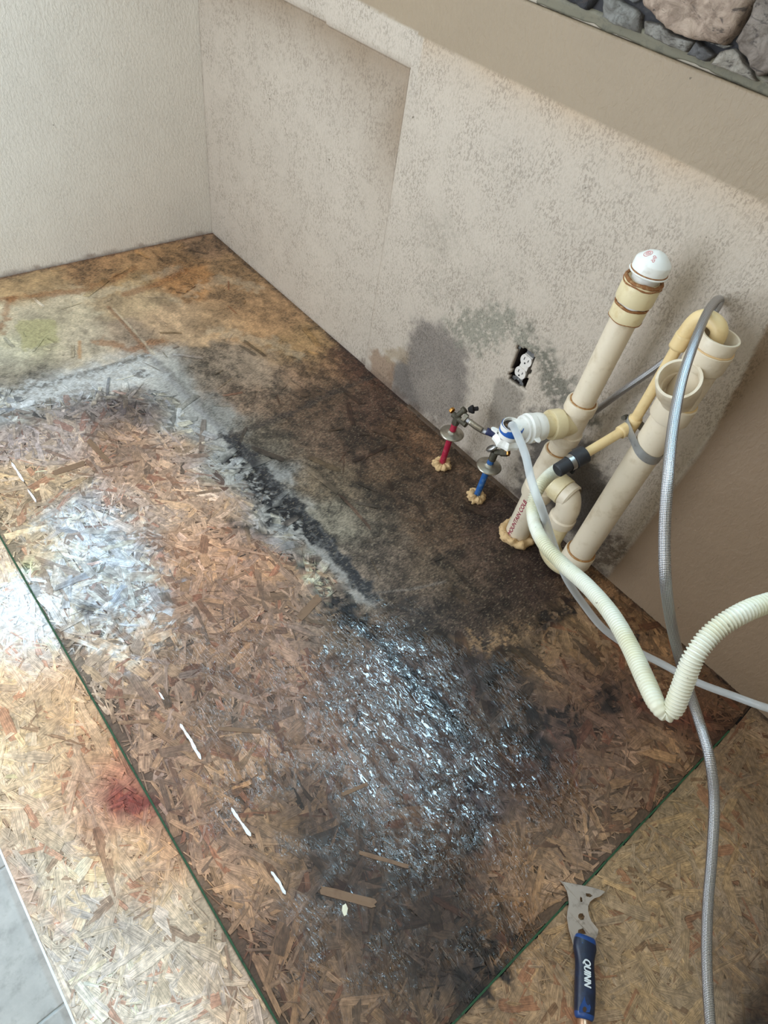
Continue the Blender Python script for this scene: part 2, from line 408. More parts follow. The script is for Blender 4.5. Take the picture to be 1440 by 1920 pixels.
# ------------------------------------------------------------------ floor colour map (wood, rot, residue and a painted bright spot), world metres
FLOOR_C = """390 450 128 100 76;300 480 150 115 80;200 512 138 104 72;60 545 165 135 98;460 505 150 118 85;450 560 158 124 90;250 560 175 150 118
100 580 188 172 145;30 600 188 174 148;330 525 152 110 70;240 530 172 140 98;480 600 160 125 90;560 660 158 126 88;400 600 170 138 104;60 640 172 162 128;150 650 184 168 144
250 640 158 136 114;330 605 180 150 118;30 700 112 102 86;20 660 180 172 152;600 690 128 98 70;650 690 92 62 48;500 700 134 116 98;400 690 120 104 88;450 740 120 98 80
560 760 92 72 56;620 730 100 78 60;680 760 80 58 46;600 820 86 68 54;500 830 82 72 60;700 850 76 58 45;620 900 90 76 60;760 830 96 70 50;780 930 70 54 43
700 960 78 66 54;640 980 112 104 90;850 1000 78 60 46;900 1050 76 60 50;800 1080 82 68 56;700 1060 96 82 70;950 1100 62 48 40;880 1150 70 56 47
1000 1160 58 44 37;800 1160 66 55 48;860 900 84 64 48;920 990 64 48 40;740 900 88 68 50;820 960 80 62 46;560 700 118 94 76;660 830 74 56 44;840 1080 84 70 55
1080 1180 138 110 82;1150 1150 120 88 60;1250 1235 132 98 66;1330 1290 100 72 50;1000 1220 138 112 84;1050 1270 128 98 76;940 1260 60 50 47;1100 1290 82 60 48
1180 1330 90 66 54;960 1340 86 72 62;1050 1400 90 68 60;1150 1440 112 85 68;1250 1420 140 108 80;1000 1480 86 66 58;1100 1540 128 102 82;1000 1600 142 112 86;1200 1260 112 82 60
1300 1345 98 64 46;1380 1400 140 114 88;1300 1550 158 132 100;1200 1650 158 130 98;1400 1600 146 120 93;1250 1800 158 130 98;1400 1750 134 112 90;1430 1880 50 38 32;1150 1620 160 132 98
1000 1850 162 130 98;1080 1760 165 135 102;1160 1500 138 108 82;1350 1850 150 130 108
150 722 176 172 166;270 688 182 178 170;50 742 150 146 140;320 730 158 156 150;250 765 112 98 90;150 765 126 114 108;100 820 160 142 132;220 830 160 128 106;380 785 148 146 140
420 872 172 172 166;480 900 132 130 126;520 985 140 138 132;350 860 158 132 114;300 900 176 140 114;400 950 172 138 112;250 960 180 154 136;160 985 182 182 184;180 1050 188 192 196
220 1110 172 172 172;100 1080 176 162 142;60 1030 200 174 142;60 920 190 160 128;330 1050 176 136 108;450 1050 170 128 100;550 1100 160 124 98;400 1130 162 124 100;600 1085 118 106 94;620 1150 118 102 88
500 1200 156 124 104;350 1200 150 122 102;250 1250 160 134 112;420 1280 146 116 96;550 1280 136 108 92;330 1350 150 118 94;450 1380 146 118 98;600 1350 120 94 78;700 1300 104 84 74
800 1300 80 70 68;700 1400 110 86 70;550 1450 122 96 78;420 1480 152 118 88;650 1500 96 75 62;800 1450 88 72 68;880 1500 76 66 66;780 1560 98 76 60;600 1600 98 78 66
500 1620 138 108 78;700 1650 78 62 50;850 1650 88 64 50;950 1700 132 100 74;750 1800 92 72 58;600 1780 130 100 76;850 1800 76 60 48;700 1880 118 92 70;520 1750 124 92 74
300 1450 158 124 102;380 1560 140 108 92;450 1660 150 116 94;560 1880 130 100 76;340 1300 140 112 94;180 1220 172 150 130;640 1700 84 68 55;820 1880 100 78 58
30 1250 226 184 140;60 1350 226 190 146;150 1380 222 176 130;200 1480 200 136 104;100 1500 226 190 152;240 1495 140 72 56;50 1450 228 200 162;100 1620 230 214 186;200 1600 228 194 150;300 1600 196 146 106
200 1750 230 218 198;350 1720 222 196 162;300 1850 230 216 194;450 1850 222 192 162;30 1150 250 248 240;20 1080 236 208 174;80 1200 246 240 226;0 1400 228 200 160;400 1640 190 146 110;130 1290 200 160 122"""
_cp = np.array([[float(v) for v in s.split()] for s in FLOOR_C.replace('\n', ';').split(';')])
_cw = np.array([on_floor(r)[:2] for r in _cp]); _cl = lin(_cp[:, 2:5])
FLOOR_K = 0.88
def fl(*pts): return [tuple(on_floor(p)[:2]) for p in pts]

SMOOTH_POLY = fl((-400, 830), (0, 740), (60, 765), (180, 735), (300, 735), (350, 790), (430, 880), (510, 960), (590, 1060), (660, 1150), (760, 1190), (900, 1230), (960, 1220),
                 (1050, 1170), (1140, 1110), (1300, 1170), (1600, 1450), (1500, 1000), (400, 300), (-600, 500))
WET_A = fl((610, 1150), (720, 1160), (830, 1220), (900, 1350), (930, 1480), (920, 1600), (840, 1650), (740, 1620), (640, 1500), (560, 1350), (580, 1230))
WET_B = fl((470, 1180), (700, 1120), (1000, 1250), (1120, 1450), (1030, 1640), (1000, 1850), (600, 1880), (420, 1620), (330, 1400), (280, 1240), (380, 1180))
SEAM_Y = -1.1655
def seam_c(x):   # right-hand board joint: y as a function of x
    return None
JA = on_floor((900, 1866)); JB = on_floor((1345, 1394))

def floor_color(X, Y, strand):
    """returns (n,3) linear colour, (n,3) mask"""
    n = len(X); C = np.zeros((n, 3)); Wt = np.zeros(n)
    wx = X + (fbm(X, Y, 22, 4, 3) - 0.5) * 0.085; wy = Y + (fbm(X, Y, 22, 4, 9) - 0.5) * 0.085
    left = (Y < SEAM_Y); cl = _cw[:, 1] < SEAM_Y
    nx, ny = JB[0] - JA[0], JB[1] - JA[1]
    right = (X - JA[0]) * ny - (Y - JA[1]) * nx > 0
    cr = ((_cw[:, 0] - JA[0]) * ny - (_cw[:, 1] - JA[1]) * nx) > 0
    for i in range(len(_cw)):
        s = 0.048
        d2 = (wx - _cw[i, 0]) ** 2 + (wy - _cw[i, 1]) ** 2
        wgt = np.exp(-d2 / (2 * s * s)) + 1e-6 / (d2 + 0.01)
        wgt = wgt * np.where(left == cl[i], 1, 1e-4) * np.where((right == cr[i]), 1, 1e-3)
        C += wgt[:, None] * _cl[i]; Wt += wgt
    C /= Wt[:, None]
    C = C / FLOOR_K * np.where(left, 0.76, np.where(right, 0.84, 0.90))[:, None] * np.where(left[:, None], np.array([1.01, 0.985, 1.03]), 1.0)
    smooth = d_poly(wx, wy, SMOOTH_POLY) < 0
    # mottling of the film-covered zone
    m = fbm(X, Y, 60, 5, 21); m2 = fbm(X, Y, 11, 4, 33)
    mk = 1 - 0.6 * sstep(0.10, 0.30, C.mean(1)); C *= np.where(smooth, 1 + (0.56 * sstep(0.3, 0.7, m) - 0.28) * mk + (sstep(0.36, 0.64, fbm(X * 0.7, Y, 26, 4, 44)) - 0.5) * 0.62 * mk, 1)[:, None]
    C *= (0.84 + 0.32 * sstep(0.3, 0.7, m2))[:, None]
    mask = np.zeros((n, 3))
    def over(f, c, k=1.0):
        nonlocal C
        c = lin(c) / FLOOR_K * k; f = np.clip(f, 0, 1)[:, None]; C = C * (1 - f) + c * f
    r = fbm(X, Y, 45, 5, 51); r2 = fbm(X, Y, 110, 4, 61)
    def line(pts, wd, soft, c, amt=1.0, rag=0.0, k=1.0, thr=None):
        d = d_line(X, Y, fl(*pts)) + (r - 0.5) * rag
        f = amt * (1 - sstep(wd, wd + soft, d))
        if thr is not None: f = f * (0.82 + 0.18 * sstep(thr, thr + 0.06, r2))
        over(f, c, k)
    def blob(pts, soft, c, amt=1.0, rag=0.03, thr=None):
        d = d_poly(X, Y, fl(*pts)) + (r - 0.5) * rag * 2
        f = amt * (1 - sstep(-soft, soft, d))
        if thr is not None: f = f * sstep(thr, thr + 0.05, r2)
        over(f, c)
    # rust coloured and pale streaks on the far boards
    for pts in ([(10, 600), (120, 560), (230, 540), (330, 505)], [(40, 575), (200, 545), (260, 540)], [(330, 560), (420, 520), (480, 540)], [(400, 620), (500, 640), (560, 665)]):
        line(pts, 0.006, 0.03, (196, 180, 154), 0.28, 0.09)
    for pts in ([(0, 560), (70, 552), (160, 545), (250, 505)], [(235, 550), (300, 530), (350, 505)], [(190, 640), (240, 655), (300, 640)], [(0, 620), (20, 560)]):
        line(pts, 0.003, 0.022, (132, 84, 46), 0.6, 0.05)
    blob([(30, 600), (105, 598), (112, 640), (40, 655)], 0.008, (158, 150, 108), 0.75, 0.02)
    line([(203, 575), (250, 625), (280, 668)], 0.003, 0.008, (128, 92, 66), 0.7, 0.01)
    line([(212, 578), (262, 632), (288, 664)], 0.0015, 0.004, (190, 175, 150), 0.5, 0.01)
    blob([(145, 638), (152, 638), (152, 672), (146, 672)], 0.003, (165, 130, 95), 0.9, 0.004)
    # footprint edge of the old cabinet: dark line behind a dusty ridge
    line([(-60, 768), (0, 745), (90, 720), (190, 692), (272, 668)], 0.004, 0.02, (86, 84, 80), 0.85, 0.015)
    line([(0, 758), (100, 730), (280, 680), (340, 738), (430, 850), (520, 950), (600, 1030), (690, 1120)], 0.010, 0.032, (156, 153, 148), 0.7, 0.07)
    line([(285, 672), (370, 765), (430, 822), (500, 900), (590, 985), (690, 1105)], 0.004, 0.012, (128, 126, 124), 0.7, 0.02)
    line([(300, 680), (420, 800)], 0.004, 0.012, (82, 78, 74), 0.45, 0.02)
    line([(425, 820), (460, 850), (505, 905), (560, 955), (590, 995), (640, 1050), (695, 1112)], 0.012, 0.020, (30, 30, 34), 0.95, 0.060, thr=0.40)
    line([(435, 815), (480, 800), (560, 768), (620, 738), (700, 705)], 0.002, 0.016, (52, 44, 40), 0.7, 0.03)
    # ragged black mould
    for pg in ([(415, 858), (450, 855), (520, 925), (570, 965), (560, 1000), (500, 950), (440, 895)], [(490, 950), (560, 960), (600, 1010), (560, 1000), (500, 985)],
               [(550, 1040), (600, 1050), (640, 1110), (700, 1180), (690, 1205), (640, 1175), (580, 1110)]):
        blob(pg, 0.008, (22, 21, 24), 0.98, 0.06, 0.42)
    blob([(560, 1030), (610, 1060), (640, 1100), (620, 1130), (570, 1090)], 0.012, (190, 184, 160), 0.8, 0.04, 0.50)
    blob([(425, 975), (470, 985), (520, 1010), (470, 998), (430, 985)], 0.006, (40, 34, 30), 0.8, 0.02)
    blob([(120, 745), (160, 735), (250, 745), (300, 760), (270, 775), (180, 770)], 0.012, (62, 50, 50), 0.7, 0.06, 0.42)
    blob([(245, 695), (275, 690), (275, 708), (250, 706)], 0.006, (80, 76, 74), 0.7, 0.02)
    # black wet channel
    line([(650, 1150), (690, 1185), (740, 1235), (790, 1290), (840, 1345), (880, 1400)], 0.010, 0.008, (22, 27, 34), 0.95, 0.05)
    line([(880, 1450), (905, 1530), (880, 1600)], 0.010, 0.010, (30, 31, 40), 0.8, 0.05)
    line([(930, 1240), (900, 1300), (960, 1370), (1000, 1420), (1010, 1400), (1000, 1360)], 0.006, 0.02, (38, 34, 34), 0.7, 0.06)
    for pg in ([(910, 1240), (965, 1235), (960, 1275), (915, 1290)], [(1010, 1195), (1020, 1140), (1085, 1115), (1095, 1145), (1050, 1165)], [(1110, 1280), (1150, 1290), (1160, 1330), (1125, 1345)],
               [(980, 1380), (1030, 1395), (1020, 1430), (960, 1420)], [(1180, 1190), (1215, 1185), (1215, 1215), (1190, 1215)], [(960, 1300), (990, 1330), (1080, 1330), (1060, 1370), (980, 1370)],
               [(760, 1100), (990, 1060), (1040, 1110), (1000, 1165), (880, 1190), (780, 1170)]):
        blob(pg, 0.006, (30, 26, 25), 0.9 if pg[0][0] != 760 else 0.25, 0.05, 0.40)
    blob([(1000, 1020), (1100, 1060), (1120, 1120), (1000, 1130), (940, 1080)], 0.02, (50, 34, 30), 0.6, 0.05)
    for pg in ([(860, 1190), (985, 1170), (1000, 1190), (890, 1240)], [(1170, 1235), (1290, 1275), (1270, 1300), (1190, 1275)]):
        blob(pg, 0.008, (160, 128, 94), 0.5, 0.04, 0.5)
    line([(690, 1112), (770, 1105), (835, 1090)], 0.002, 0.003, (118, 108, 100), 0.5, 0.006)
    line([(1200, 1320), (1260, 1350), (1320, 1350)], 0.008, 0.02, (92, 50, 36), 0.7, 0.03)
    # white residue, with the side window's bluish sheen and bright spot painted in
    blob([(90, 960), (230, 950), (290, 1060), (330, 1170), (220, 1210), (120, 1110)], 0.05, (196, 203, 206), 0.85, 0.1, 0.50)
    blob([(0, 1080), (70, 1090), (130, 1180), (60, 1200), (0, 1190)], 0.02, (240, 240, 240), 0.95, 0.06, 0.40)
    blob([(120, 1130), (190, 1170), (250, 1250), (190, 1240), (140, 1190)], 0.02, (208, 206, 202), 0.8, 0.07, 0.47)
    blob([(0, 735), (270, 665), (310, 700), (250, 720), (100, 760), (0, 790)], 0.02, (186, 186, 184), 0.6, 0.06, 0.45)
    blob([(148, 1135), (168, 1125), (172, 1150), (155, 1158)], 0.006, (42, 40, 46), 0.8, 0.02)
    blob([(45, 1045), (62, 1052), (64, 1078), (48, 1072)], 0.01, (150, 172, 120), 0.5, 0.02)
    # red and dark patches in the front boards
    blob([(205, 1475), (262, 1480), (300, 1500), (285, 1530), (215, 1525)], 0.010, (122, 52, 44), 0.85, 0.03)
    blob([(20, 1680), (0, 1600), (60, 1650), (130, 1740), (100, 1750)], 0.01, (205, 150, 130), 0.35, 0.03)
    blob([(180, 1240), (260, 1260), (330, 1360), (400, 1480), (460, 1620), (360, 1560), (300, 1440), (220, 1330)], 0.03, (112, 82, 70), 0.4, 0.08, 0.42)
    blob([(600, 1580), (760, 1600), (900, 1640), (980, 1800), (900, 1890), (760, 1860), (680, 1740)], 0.03, (52, 40, 32), 0.8, 0.10, 0.40)
    blob([(560, 1530), (720, 1560), (900, 1620), (960, 1760), (880, 1900), (700, 1860), (600, 1700)], 0.05, (62, 47, 38), 0.72, 0.08)
    blob([(880, 1740), (970, 1770), (930, 1850), (840, 1900), (820, 1820)], 0.015, (34, 29, 28), 0.85, 0.06, 0.38)
    blob([(1390, 1850), (1450, 1830), (1500, 1950), (1400, 1930)], 0.02, (32, 24, 22), 0.9, 0.05)
    blob([(1330, 1760), (1420, 1770), (1440, 1850), (1360, 1880)], 0.03, (120, 92, 66), 0.6, 0.06)
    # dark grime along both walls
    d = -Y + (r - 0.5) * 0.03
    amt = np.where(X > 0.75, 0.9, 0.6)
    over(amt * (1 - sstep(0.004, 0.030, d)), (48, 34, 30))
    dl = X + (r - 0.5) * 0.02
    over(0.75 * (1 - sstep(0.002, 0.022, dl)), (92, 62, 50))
    # masks
    q = (r - 0.5) * 0.10
    wa = 1 - sstep(-0.03, 0.03, d_poly(X, Y, WET_A) + q); wb = 1 - sstep(-0.05, 0.05, d_poly(X, Y, WET_B) + q)
    mask[:, 0] = np.clip(wa + 0.8 * wb * sstep(0.42, 0.55, fbm(X, Y, 17, 3, 77)), 0, 1) * (Y > SEAM_Y)
    C = C * (1 - mask[:, :1] * np.array([0.28, 0.36, 0.42]))      # soaked wood is darker than dry wood
    dk = 1 - sstep(0.02, 0.09, C.mean(1)); mask[:, 1] = smooth * (1 - sstep(0.08, 0.28, C.mean(1)))
    mask[:, 2] = np.where(smooth, 0.45 + 0.5 * dk, 0.35 * dk + 0.12) * (0.4 + fbm(X, Y, 9, 3, 88))
    # boards in front carry little mould
    mask[:, 2] *= np.where(left | right, 0.15, 1.0)
    return C, mask, smooth

def board(name, inside, x0, x1, y0, y1, step, label):
    """one sub-floor board: fine surface grid with rot relief, plus its pressed wood strands, in one mesh"""
    nx = int(round((x1 - x0) / step)); ny = int(round((y1 - y0) / step))
    gx = np.linspace(x0, x1, nx + 1); gy = np.linspace(y0, y1, ny + 1)
    GX, GY = np.meshgrid(gx, gy, indexing='ij'); X = GX.ravel(); Y = GY.ravel()
    C, Mk, sm = floor_color(X, Y, False)
    C = np.where(sm[:, None], C, C * np.where((Y < SEAM_Y) | (side(X, Y) > 0), 0.86, 0.42)[:, None])
    Z = (fbm(X, Y, 40, 4, 5) - 0.5) * 0.0016 * np.where(sm, 0.6, 1.0) - 0.0010
    V = np.stack([X, Y, Z], 1)
    i, j = np.meshgrid(np.arange(nx), np.arange(ny), indexing='ij'); i = i.ravel(); j = j.ravel()
    q = np.stack([i * (ny + 1) + j, (i + 1) * (ny + 1) + j, (i + 1) * (ny + 1) + j + 1, i * (ny + 1) + j + 1], 1)
    cx = X[q].mean(1); cy = Y[q].mean(1); keep = inside(cx, cy); q = q[keep]
    # strands
    A = (x1 - x0) * (y1 - y0); ns = int(A * 11500)
    sx = RNG.uniform(x0, x1, ns); sy = RNG.uniform(y0, y1, ns)
    _, mk0, sm0 = floor_color(sx, sy, True)
    ok = inside(sx, sy) & ((~sm0) | (RNG.random(ns) < 0.012)); sx = sx[ok]; sy = sy[ok]; ns = len(sx)
    big = RNG.random(ns)
    L = np.where(big < 0.20, RNG.uniform(0.055, 0.14, ns), RNG.uniform(0.016, 0.07, ns))
    Wd = np.where(big < 0.20, RNG.uniform(0.007, 0.026, ns), np.clip(RNG.gamma(1.8, 0.0024, ns), 0.0010, 0.013))
    th = RNG.normal(0.35, 0.75, ns) + np.where(RNG.random(ns) < 0.25, math.pi / 2, 0)
    sc_ = 1.0
    K = 9
    t = np.linspace(-0.5, 0.5, K)
    prof = np.array([0.75, 0.95, 1.0, 1.0, 1.0, 1.0, 1.0, 0.95, 0.75])
    ct, st = np.cos(th), np.sin(th)
    jag = RNG.uniform(0.86, 1.12, (ns, K, 2)); endj = RNG.uniform(-0.05, 0.05, (ns, K, 2))
    curve = RNG.normal(0, 0.05, ns)
    u = (t[None, :, None] + endj) * L[:, None, None] * np.ones((1, 1, 2))
    v = prof[None, :, None] * jag * np.array([-0.5, 0.5])[None, None, :] * Wd[:, None, None] + curve[:, None, None] * (t ** 2)[None, :, None] * L[:, None, None]
    SX = sx[:, None, None] + u * ct[:, None, None] - v * st[:, None, None]
    SY = sy[:, None, None] + u * st[:, None, None] + v * ct[:, None, None]
    zt = RNG.uniform(0.0000, 0.0011, ns)[:, None, None] + u * RNG.normal(0, 0.010, ns)[:, None, None] + v * RNG.normal(0, 0.03, ns)[:, None, None]
    # keep strands on their own board and off the walls
    bad = ~inside(SX.ravel(), SY.ravel(), 0.0).reshape(SX.shape); keepS = ~bad.any(axis=(1, 2))
    SX, SY, zt, u, v = SX[keepS], SY[keepS], zt[keepS], u[keepS], v[keepS]; ns = len(SX)
    FX, FY = SX.ravel(), SY.ravel()
    C2, Mk2, _ = floor_color(FX, FY, True)
    calm = (SY[:, 4, 0] < SEAM_Y) | (side(SX[:, 4, 0], SY[:, 4, 0]) > 0)
    tone = 1.04 + RNG.normal(0, 1, ns) * np.where(calm, 0.09, 0.27); hue = RNG.normal(0, 1, ns); kind = RNG.random(ns)
    T = np.stack([tone * (1 + 0.02 * hue), tone, tone * (1 - 0.05 * hue)], 1)
    T = np.where((kind < 0.06)[:, None], np.array([0.86, 0.64, 0.58]) * tone[:, None], T)
    T = np.where(((kind > 0.10) & (kind < np.where(calm, 0.13, 0.20)))[:, None], np.array([0.62, 0.54, 0.50]), T)
    T = np.where((kind > 0.90)[:, None], np.array([1.18, 1.12, 0.98]) * np.minimum(tone, 1.2)[:, None], T)
    C2 = C2 * np.repeat(T, K * 2, axis=0)
    C2 = np.clip(C2, 0.004, 0.86)
    base = len(V)
    SV = np.stack([FX, FY, zt.ravel()], 1)
    k = np.arange(K - 1)
    s0 = (np.arange(ns) * K * 2)[:, None] + (k * 2)[None, :] + base
    sq = np.stack([s0, s0 + 2, s0 + 3, s0 + 1], 2).reshape(-1, 4)
    # board edges (22 mm thick)
    AV = np.vstack([V, SV]); AF = np.vstack([q, sq])
    me = bpy.data.meshes.new(name)
    me.vertices.add(len(AV)); me.vertices.foreach_set('co', AV.astype(np.float32).ravel())
    me.loops.add(len(AF) * 4); me.loops.foreach_set('vertex_index', AF.astype(np.int32).ravel())
    me.polygons.add(len(AF)); me.polygons.foreach_set('loop_start', (np.arange(len(AF)) * 4).astype(np.int32))
    me.polygons.foreach_set('loop_total', np.full(len(AF), 4, dtype=np.int32))
    me.materials.append(M_SUB); me.materials.append(M_STR)
    mi = np.zeros(len(AF), dtype=np.int32); mi[len(q):] = 1
    me.polygons.foreach_set('material_index', mi)
    me.update(calc_edges=True)
    vcol(me, 'Stain', np.vstack([np.clip(C, 0.004, 0.86), C2])); vcol(me, 'Mask', np.vstack([Mk, Mk2]))
    ul = me.uv_layers.new(name='UVMap')
    uvv = np.zeros((len(AV), 2), dtype=np.float32); uvv[:base, 0] = X; uvv[:base, 1] = Y
    uvv[base:, 0] = (u + np.arange(ns)[:, None, None] * 0.37).ravel(); uvv[base:, 1] = v.ravel()
    ul.data.foreach_set('uv', uvv[AF.ravel()].ravel())
    o = bpy.data.objects.new(name, me); COL.objects.link(o)
    tag(o, label, 'floor', kind='structure')
    return o

XR = 3.6
nX, nY = JB[0] - JA[0], JB[1] - JA[1]
def side(x, y): return ((x - JA[0]) * nY - (y - JA[1]) * nX) / math.hypot(nX, nY)    # >0 right-hand board
def in_main(x, y, m=0.002): return (y > SEAM_Y + 0.0015) & (side(x, y) < -0.0015) & (x > 0.004) & (y < -0.006)
def in_left(x, y, m=0.002): return (y < SEAM_Y - 0.0015) & (y > -1.392) & (x > 0.004) & (x < XR)
def in_right(x, y, m=0.002): return (y > SEAM_Y + 0.0015) & (side(x, y) > 0.0015) & (y < -0.006) & (x < XR)
board('floor', in_main, 0.0, 2.9, SEAM_Y, 0.0, 0.0030, 'large water-stained strand board between the green joints and the walls')
board('floor', in_left, 0.0, 3.0, -1.392, SEAM_Y, 0.0045, 'pale strand board strip along the grey tiles')
board('floor', in_right, 1.9, 3.3, SEAM_Y, 0.0, 0.0045, 'clean tan strand board under the scraper')
# joints with the green edge seal showing, and the joist-side slab under the boards
V, Fc = box(0, XR, SEAM_Y - 0.0016, SEAM_Y + 0.0016, -0.018, 0.0004)
tag(obj('trim_1', V, Fc, M_GREEN, smooth=False), 'thin green joint between the stained board and the pale strip', kind='structure')
dj = Vector((nX, nY, 0)).normalized(); pj = Vector((-dj.y, dj.x, 0)) * 0.0016
a = Vector((JA[0], JA[1], 0)) - dj * 0.35; b = Vector((JB[0], JB[1], 0)) + dj * 0.05
V = [p + s * pj + Vector((0, 0, z)) for z in (-0.018, 0.0004) for p in (a, b) for s in (-1, 1)]
tag(obj('trim_2', V, [(0, 1, 3, 2), (4, 6, 7, 5), (0, 4, 5, 1), (2, 3, 7, 6), (0, 2, 6, 4), (1, 5, 7, 3)], M_GREEN, smooth=False), 'thin green joint running from the scraper up to the right', kind='structure')
V, Fc = box(0, XR, -1.3915, -1.3945, -0.03, -0.0005)
tag(obj('trim_4', V, Fc, M_CAULK, smooth=False), 'thin white sealant line between the boards and the grey tiles', kind='structure')
V, Fc = box(0, XR, -1.390, 0.0, -0.06, -0.004)
tag(obj('floor', V, Fc, M_DARK, smooth=False), 'dark underside below the boards, seen in gaps', kind='structure')
ga = on_floor((5, 845)); gb = on_floor((640, 1850))
V, Fc = merge(*[box(xa, xa + RNG.uniform(.02, .05), -1.0618 + float(RNG.normal(0, .0004)), -1.0609, 0.0, 0.0011) for xa in np.arange(ga[0], gb[0], 0.03) if RNG.random() < .6])
tag(obj('trim_5', V, Fc, plain('scored_brown', (70, 54, 42), 0.8), smooth=False), 'thin dark scored line with caulk remnants across the stained board', kind='structure')
# tiled floor of the room
ts = 0.457; gx0 = on_floor((0, 1631), -0.012)[0]
V, Fc = box(-0.1, 4.2, -2.2, -1.3925, -0.05, -0.0145)
tag(obj('floor', V, Fc, M_GROUT, smooth=False), 'pale grout bed between the grey tiles', kind='structure')
parts = []
tw = 0.234
for k in range(-8, 14):
    for r_ in range(0, 4):
        xa = gx0 + k * tw + 0.002; xb = xa + tw - 0.004; ya = -1.394 - (r_ + 1) * tw * 2 + 0.002; yb = -1.394 - r_ * tw * 2 - 0.001
        if xb < 0 or xa > 4.1 or yb < -2.1: continue
        parts.append(box(max(xa, 0.0), xb, max(ya, -2.2), yb, -0.03, -0.012))
V, Fc = merge(*parts)
o = obj('floor', V, Fc, M_TILE, smooth=False); bevel(o, 0.0015); tag(o, 'grey stone floor tiles beside the boards', kind='structure')

# ------------------------------------------------------------------ walls
def wl(*pts): return [(on_wall(p)[0], on_wall(p)[2]) for p in pts]
LEDGE_Z = 0.896; PAINT_X = 1.985
def build_long_wall():
    step = 0.005; x0, x1, z0, z1 = 0.0, 2.9, -0.02, 1.02
    nx = int((x1 - x0) / step); nz = int((z1 - z0) / step)
    gx = np.linspace(x0, x1, nx + 1); gz = np.linspace(z0, z1, nz + 1)
    GX, GZ = np.meshgrid(gx, gz, indexing='ij'); X = GX.ravel(); Z = GZ.ravel(); n = len(X)
    WHITE = lin((189, 175, 159)); TAN = lin((152, 133, 109)) ; BRN = lin((142, 119, 96))
    C = np.tile(WHITE, (n, 1)); Mk = np.zeros((n, 3)); Mk[:, 0] = 1
    r = fbm(X, Z, 45, 5, 151); r2 = fbm(X, Z, 120, 4, 161); r3 = fbm(X, Z, 9, 4, 171)
    C *= (0.94 + 0.12 * r3)[:, None]
    def over(f, c):
        nonlocal C
        f = np.clip(f, 0, 1)[:, None]; C = C * (1 - f) + lin(c) * f
    def blob(pts, soft, c, amt=1.0, rag=0.03, thr=None, mould=0.0, px=True):
        d = d_poly(X, Z, wl(*pts)) + (r - 0.5) * rag * 2
        f = amt * (1 - sstep(-soft, soft, d))
        if thr is not None: f = f * sstep(thr, thr + 0.08, r2)
        over(f, c); Mk[:, 1] = np.maximum(Mk[:, 1], mould * (1 - sstep(-soft, soft, d)))
    # tan-brown tint below the edge of the upper panel, fading with distance
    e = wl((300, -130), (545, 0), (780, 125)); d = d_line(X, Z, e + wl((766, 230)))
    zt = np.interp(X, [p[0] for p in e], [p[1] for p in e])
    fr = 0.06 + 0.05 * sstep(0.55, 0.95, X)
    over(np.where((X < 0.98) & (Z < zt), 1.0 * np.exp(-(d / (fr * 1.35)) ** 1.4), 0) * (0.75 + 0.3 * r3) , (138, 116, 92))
    over(np.where((X > 1.0), 0.42 * np.exp(-np.abs(LEDGE_Z - Z) / 0.035), 0) * (0.5 + r3), (182, 146, 104))
    # mould
    G = (122, 112, 104)
    blob([(785, 598), (830, 605), (880, 650), (885, 720), (870, 790), (830, 790), (770, 760), (735, 700), (762, 660)], 0.026, G, 0.84, 0.03, None, 0.75)
    blob([(800, 690), (850, 700), (860, 770), (820, 770), (790, 730)], 0.02, (152, 140, 128), 0.6, 0.03)
    blob([(735, 690), (760, 672), (775, 700), (790, 760), (770, 780), (740, 735)], 0.012, (104, 96, 90), 0.6, 0.02, None, 0.4)
    blob([(840, 600), (900, 575), (970, 570), (1000, 620), (1030, 665), (1000, 665), (960, 625), (900, 660), (870, 640)], 0.02, (138, 134, 118), 0.8, 0.05, 0.36, 0.55)
    blob([(1000, 610), (1030, 650), (1060, 690), (1100, 740), (1130, 800), (1060, 770), (1020, 730), (1012, 690)], 0.02, (114, 110, 96), 0.85, 0.04, 0.34, 0.6)
    blob([(935, 705), (960, 712), (990, 730), (975, 790), (940, 800), (915, 800)], 0.008, (132, 122, 110), 0.7, 0.02, None, 0.2)
    blob([(1010, 770), (1060, 770), (1140, 870), (1170, 940), (1120, 1020), (1040, 960), (980, 930), (985, 850)], 0.03, (88, 80, 73), 0.92, 0.06, None, 0.6)
    blob([(870, 850), (960, 920), (1010, 990), (990, 990), (930, 940), (880, 890)], 0.02, (98, 88, 82), 0.85, 0.04, 0.36, 0.6)
    blob([(1100, 980), (1170, 1000), (1200, 1050), (1150, 1080), (1110, 1050)], 0.02, (112, 96, 84), 0.7, 0.05, 0.38, 0.8)
    blob([(880, 880), (930, 910), (990, 980), (960, 960), (900, 920)], 0.014, (58, 50, 48), 0.7, 0.04, 0.42, 0.6)
    blob([(800, 420), (850, 400), (870, 450), (830, 480), (790, 450)], 0.05, (164, 152, 136), 0.55, 0.05, 0.4, 0.25)
    blob([(800, 520), (870, 500), (980, 520), (900, 560), (820, 560)], 0.04, (170, 158, 142), 0.5, 0.05, 0.4, 0.2)
    blob([(700, 655), (712, 650), (745, 680), (740, 720), (725, 745), (700, 700)], 0.008, (150, 122, 98), 0.8, 0.02, None, 0.15)
    blob([(722, 650), (770, 650), (770, 670), (735, 676)], 0.014, (158, 138, 112), 0.7, 0.03)
    blob([(775, 712), (840, 735), (870, 790), (840, 800), (800, 760)], 0.02, (150, 138, 126), 0.4, 0.04)
    # brown wicking along the foot of the wall
    over(np.where(X > 0.95, 0.55 * (1 - sstep(0.0, 0.035, Z + (r - 0.5) * 0.05)), 0.25 * (1 - sstep(0, 0.012, Z + (r - 0.5) * 0.02))), (98, 78, 66))
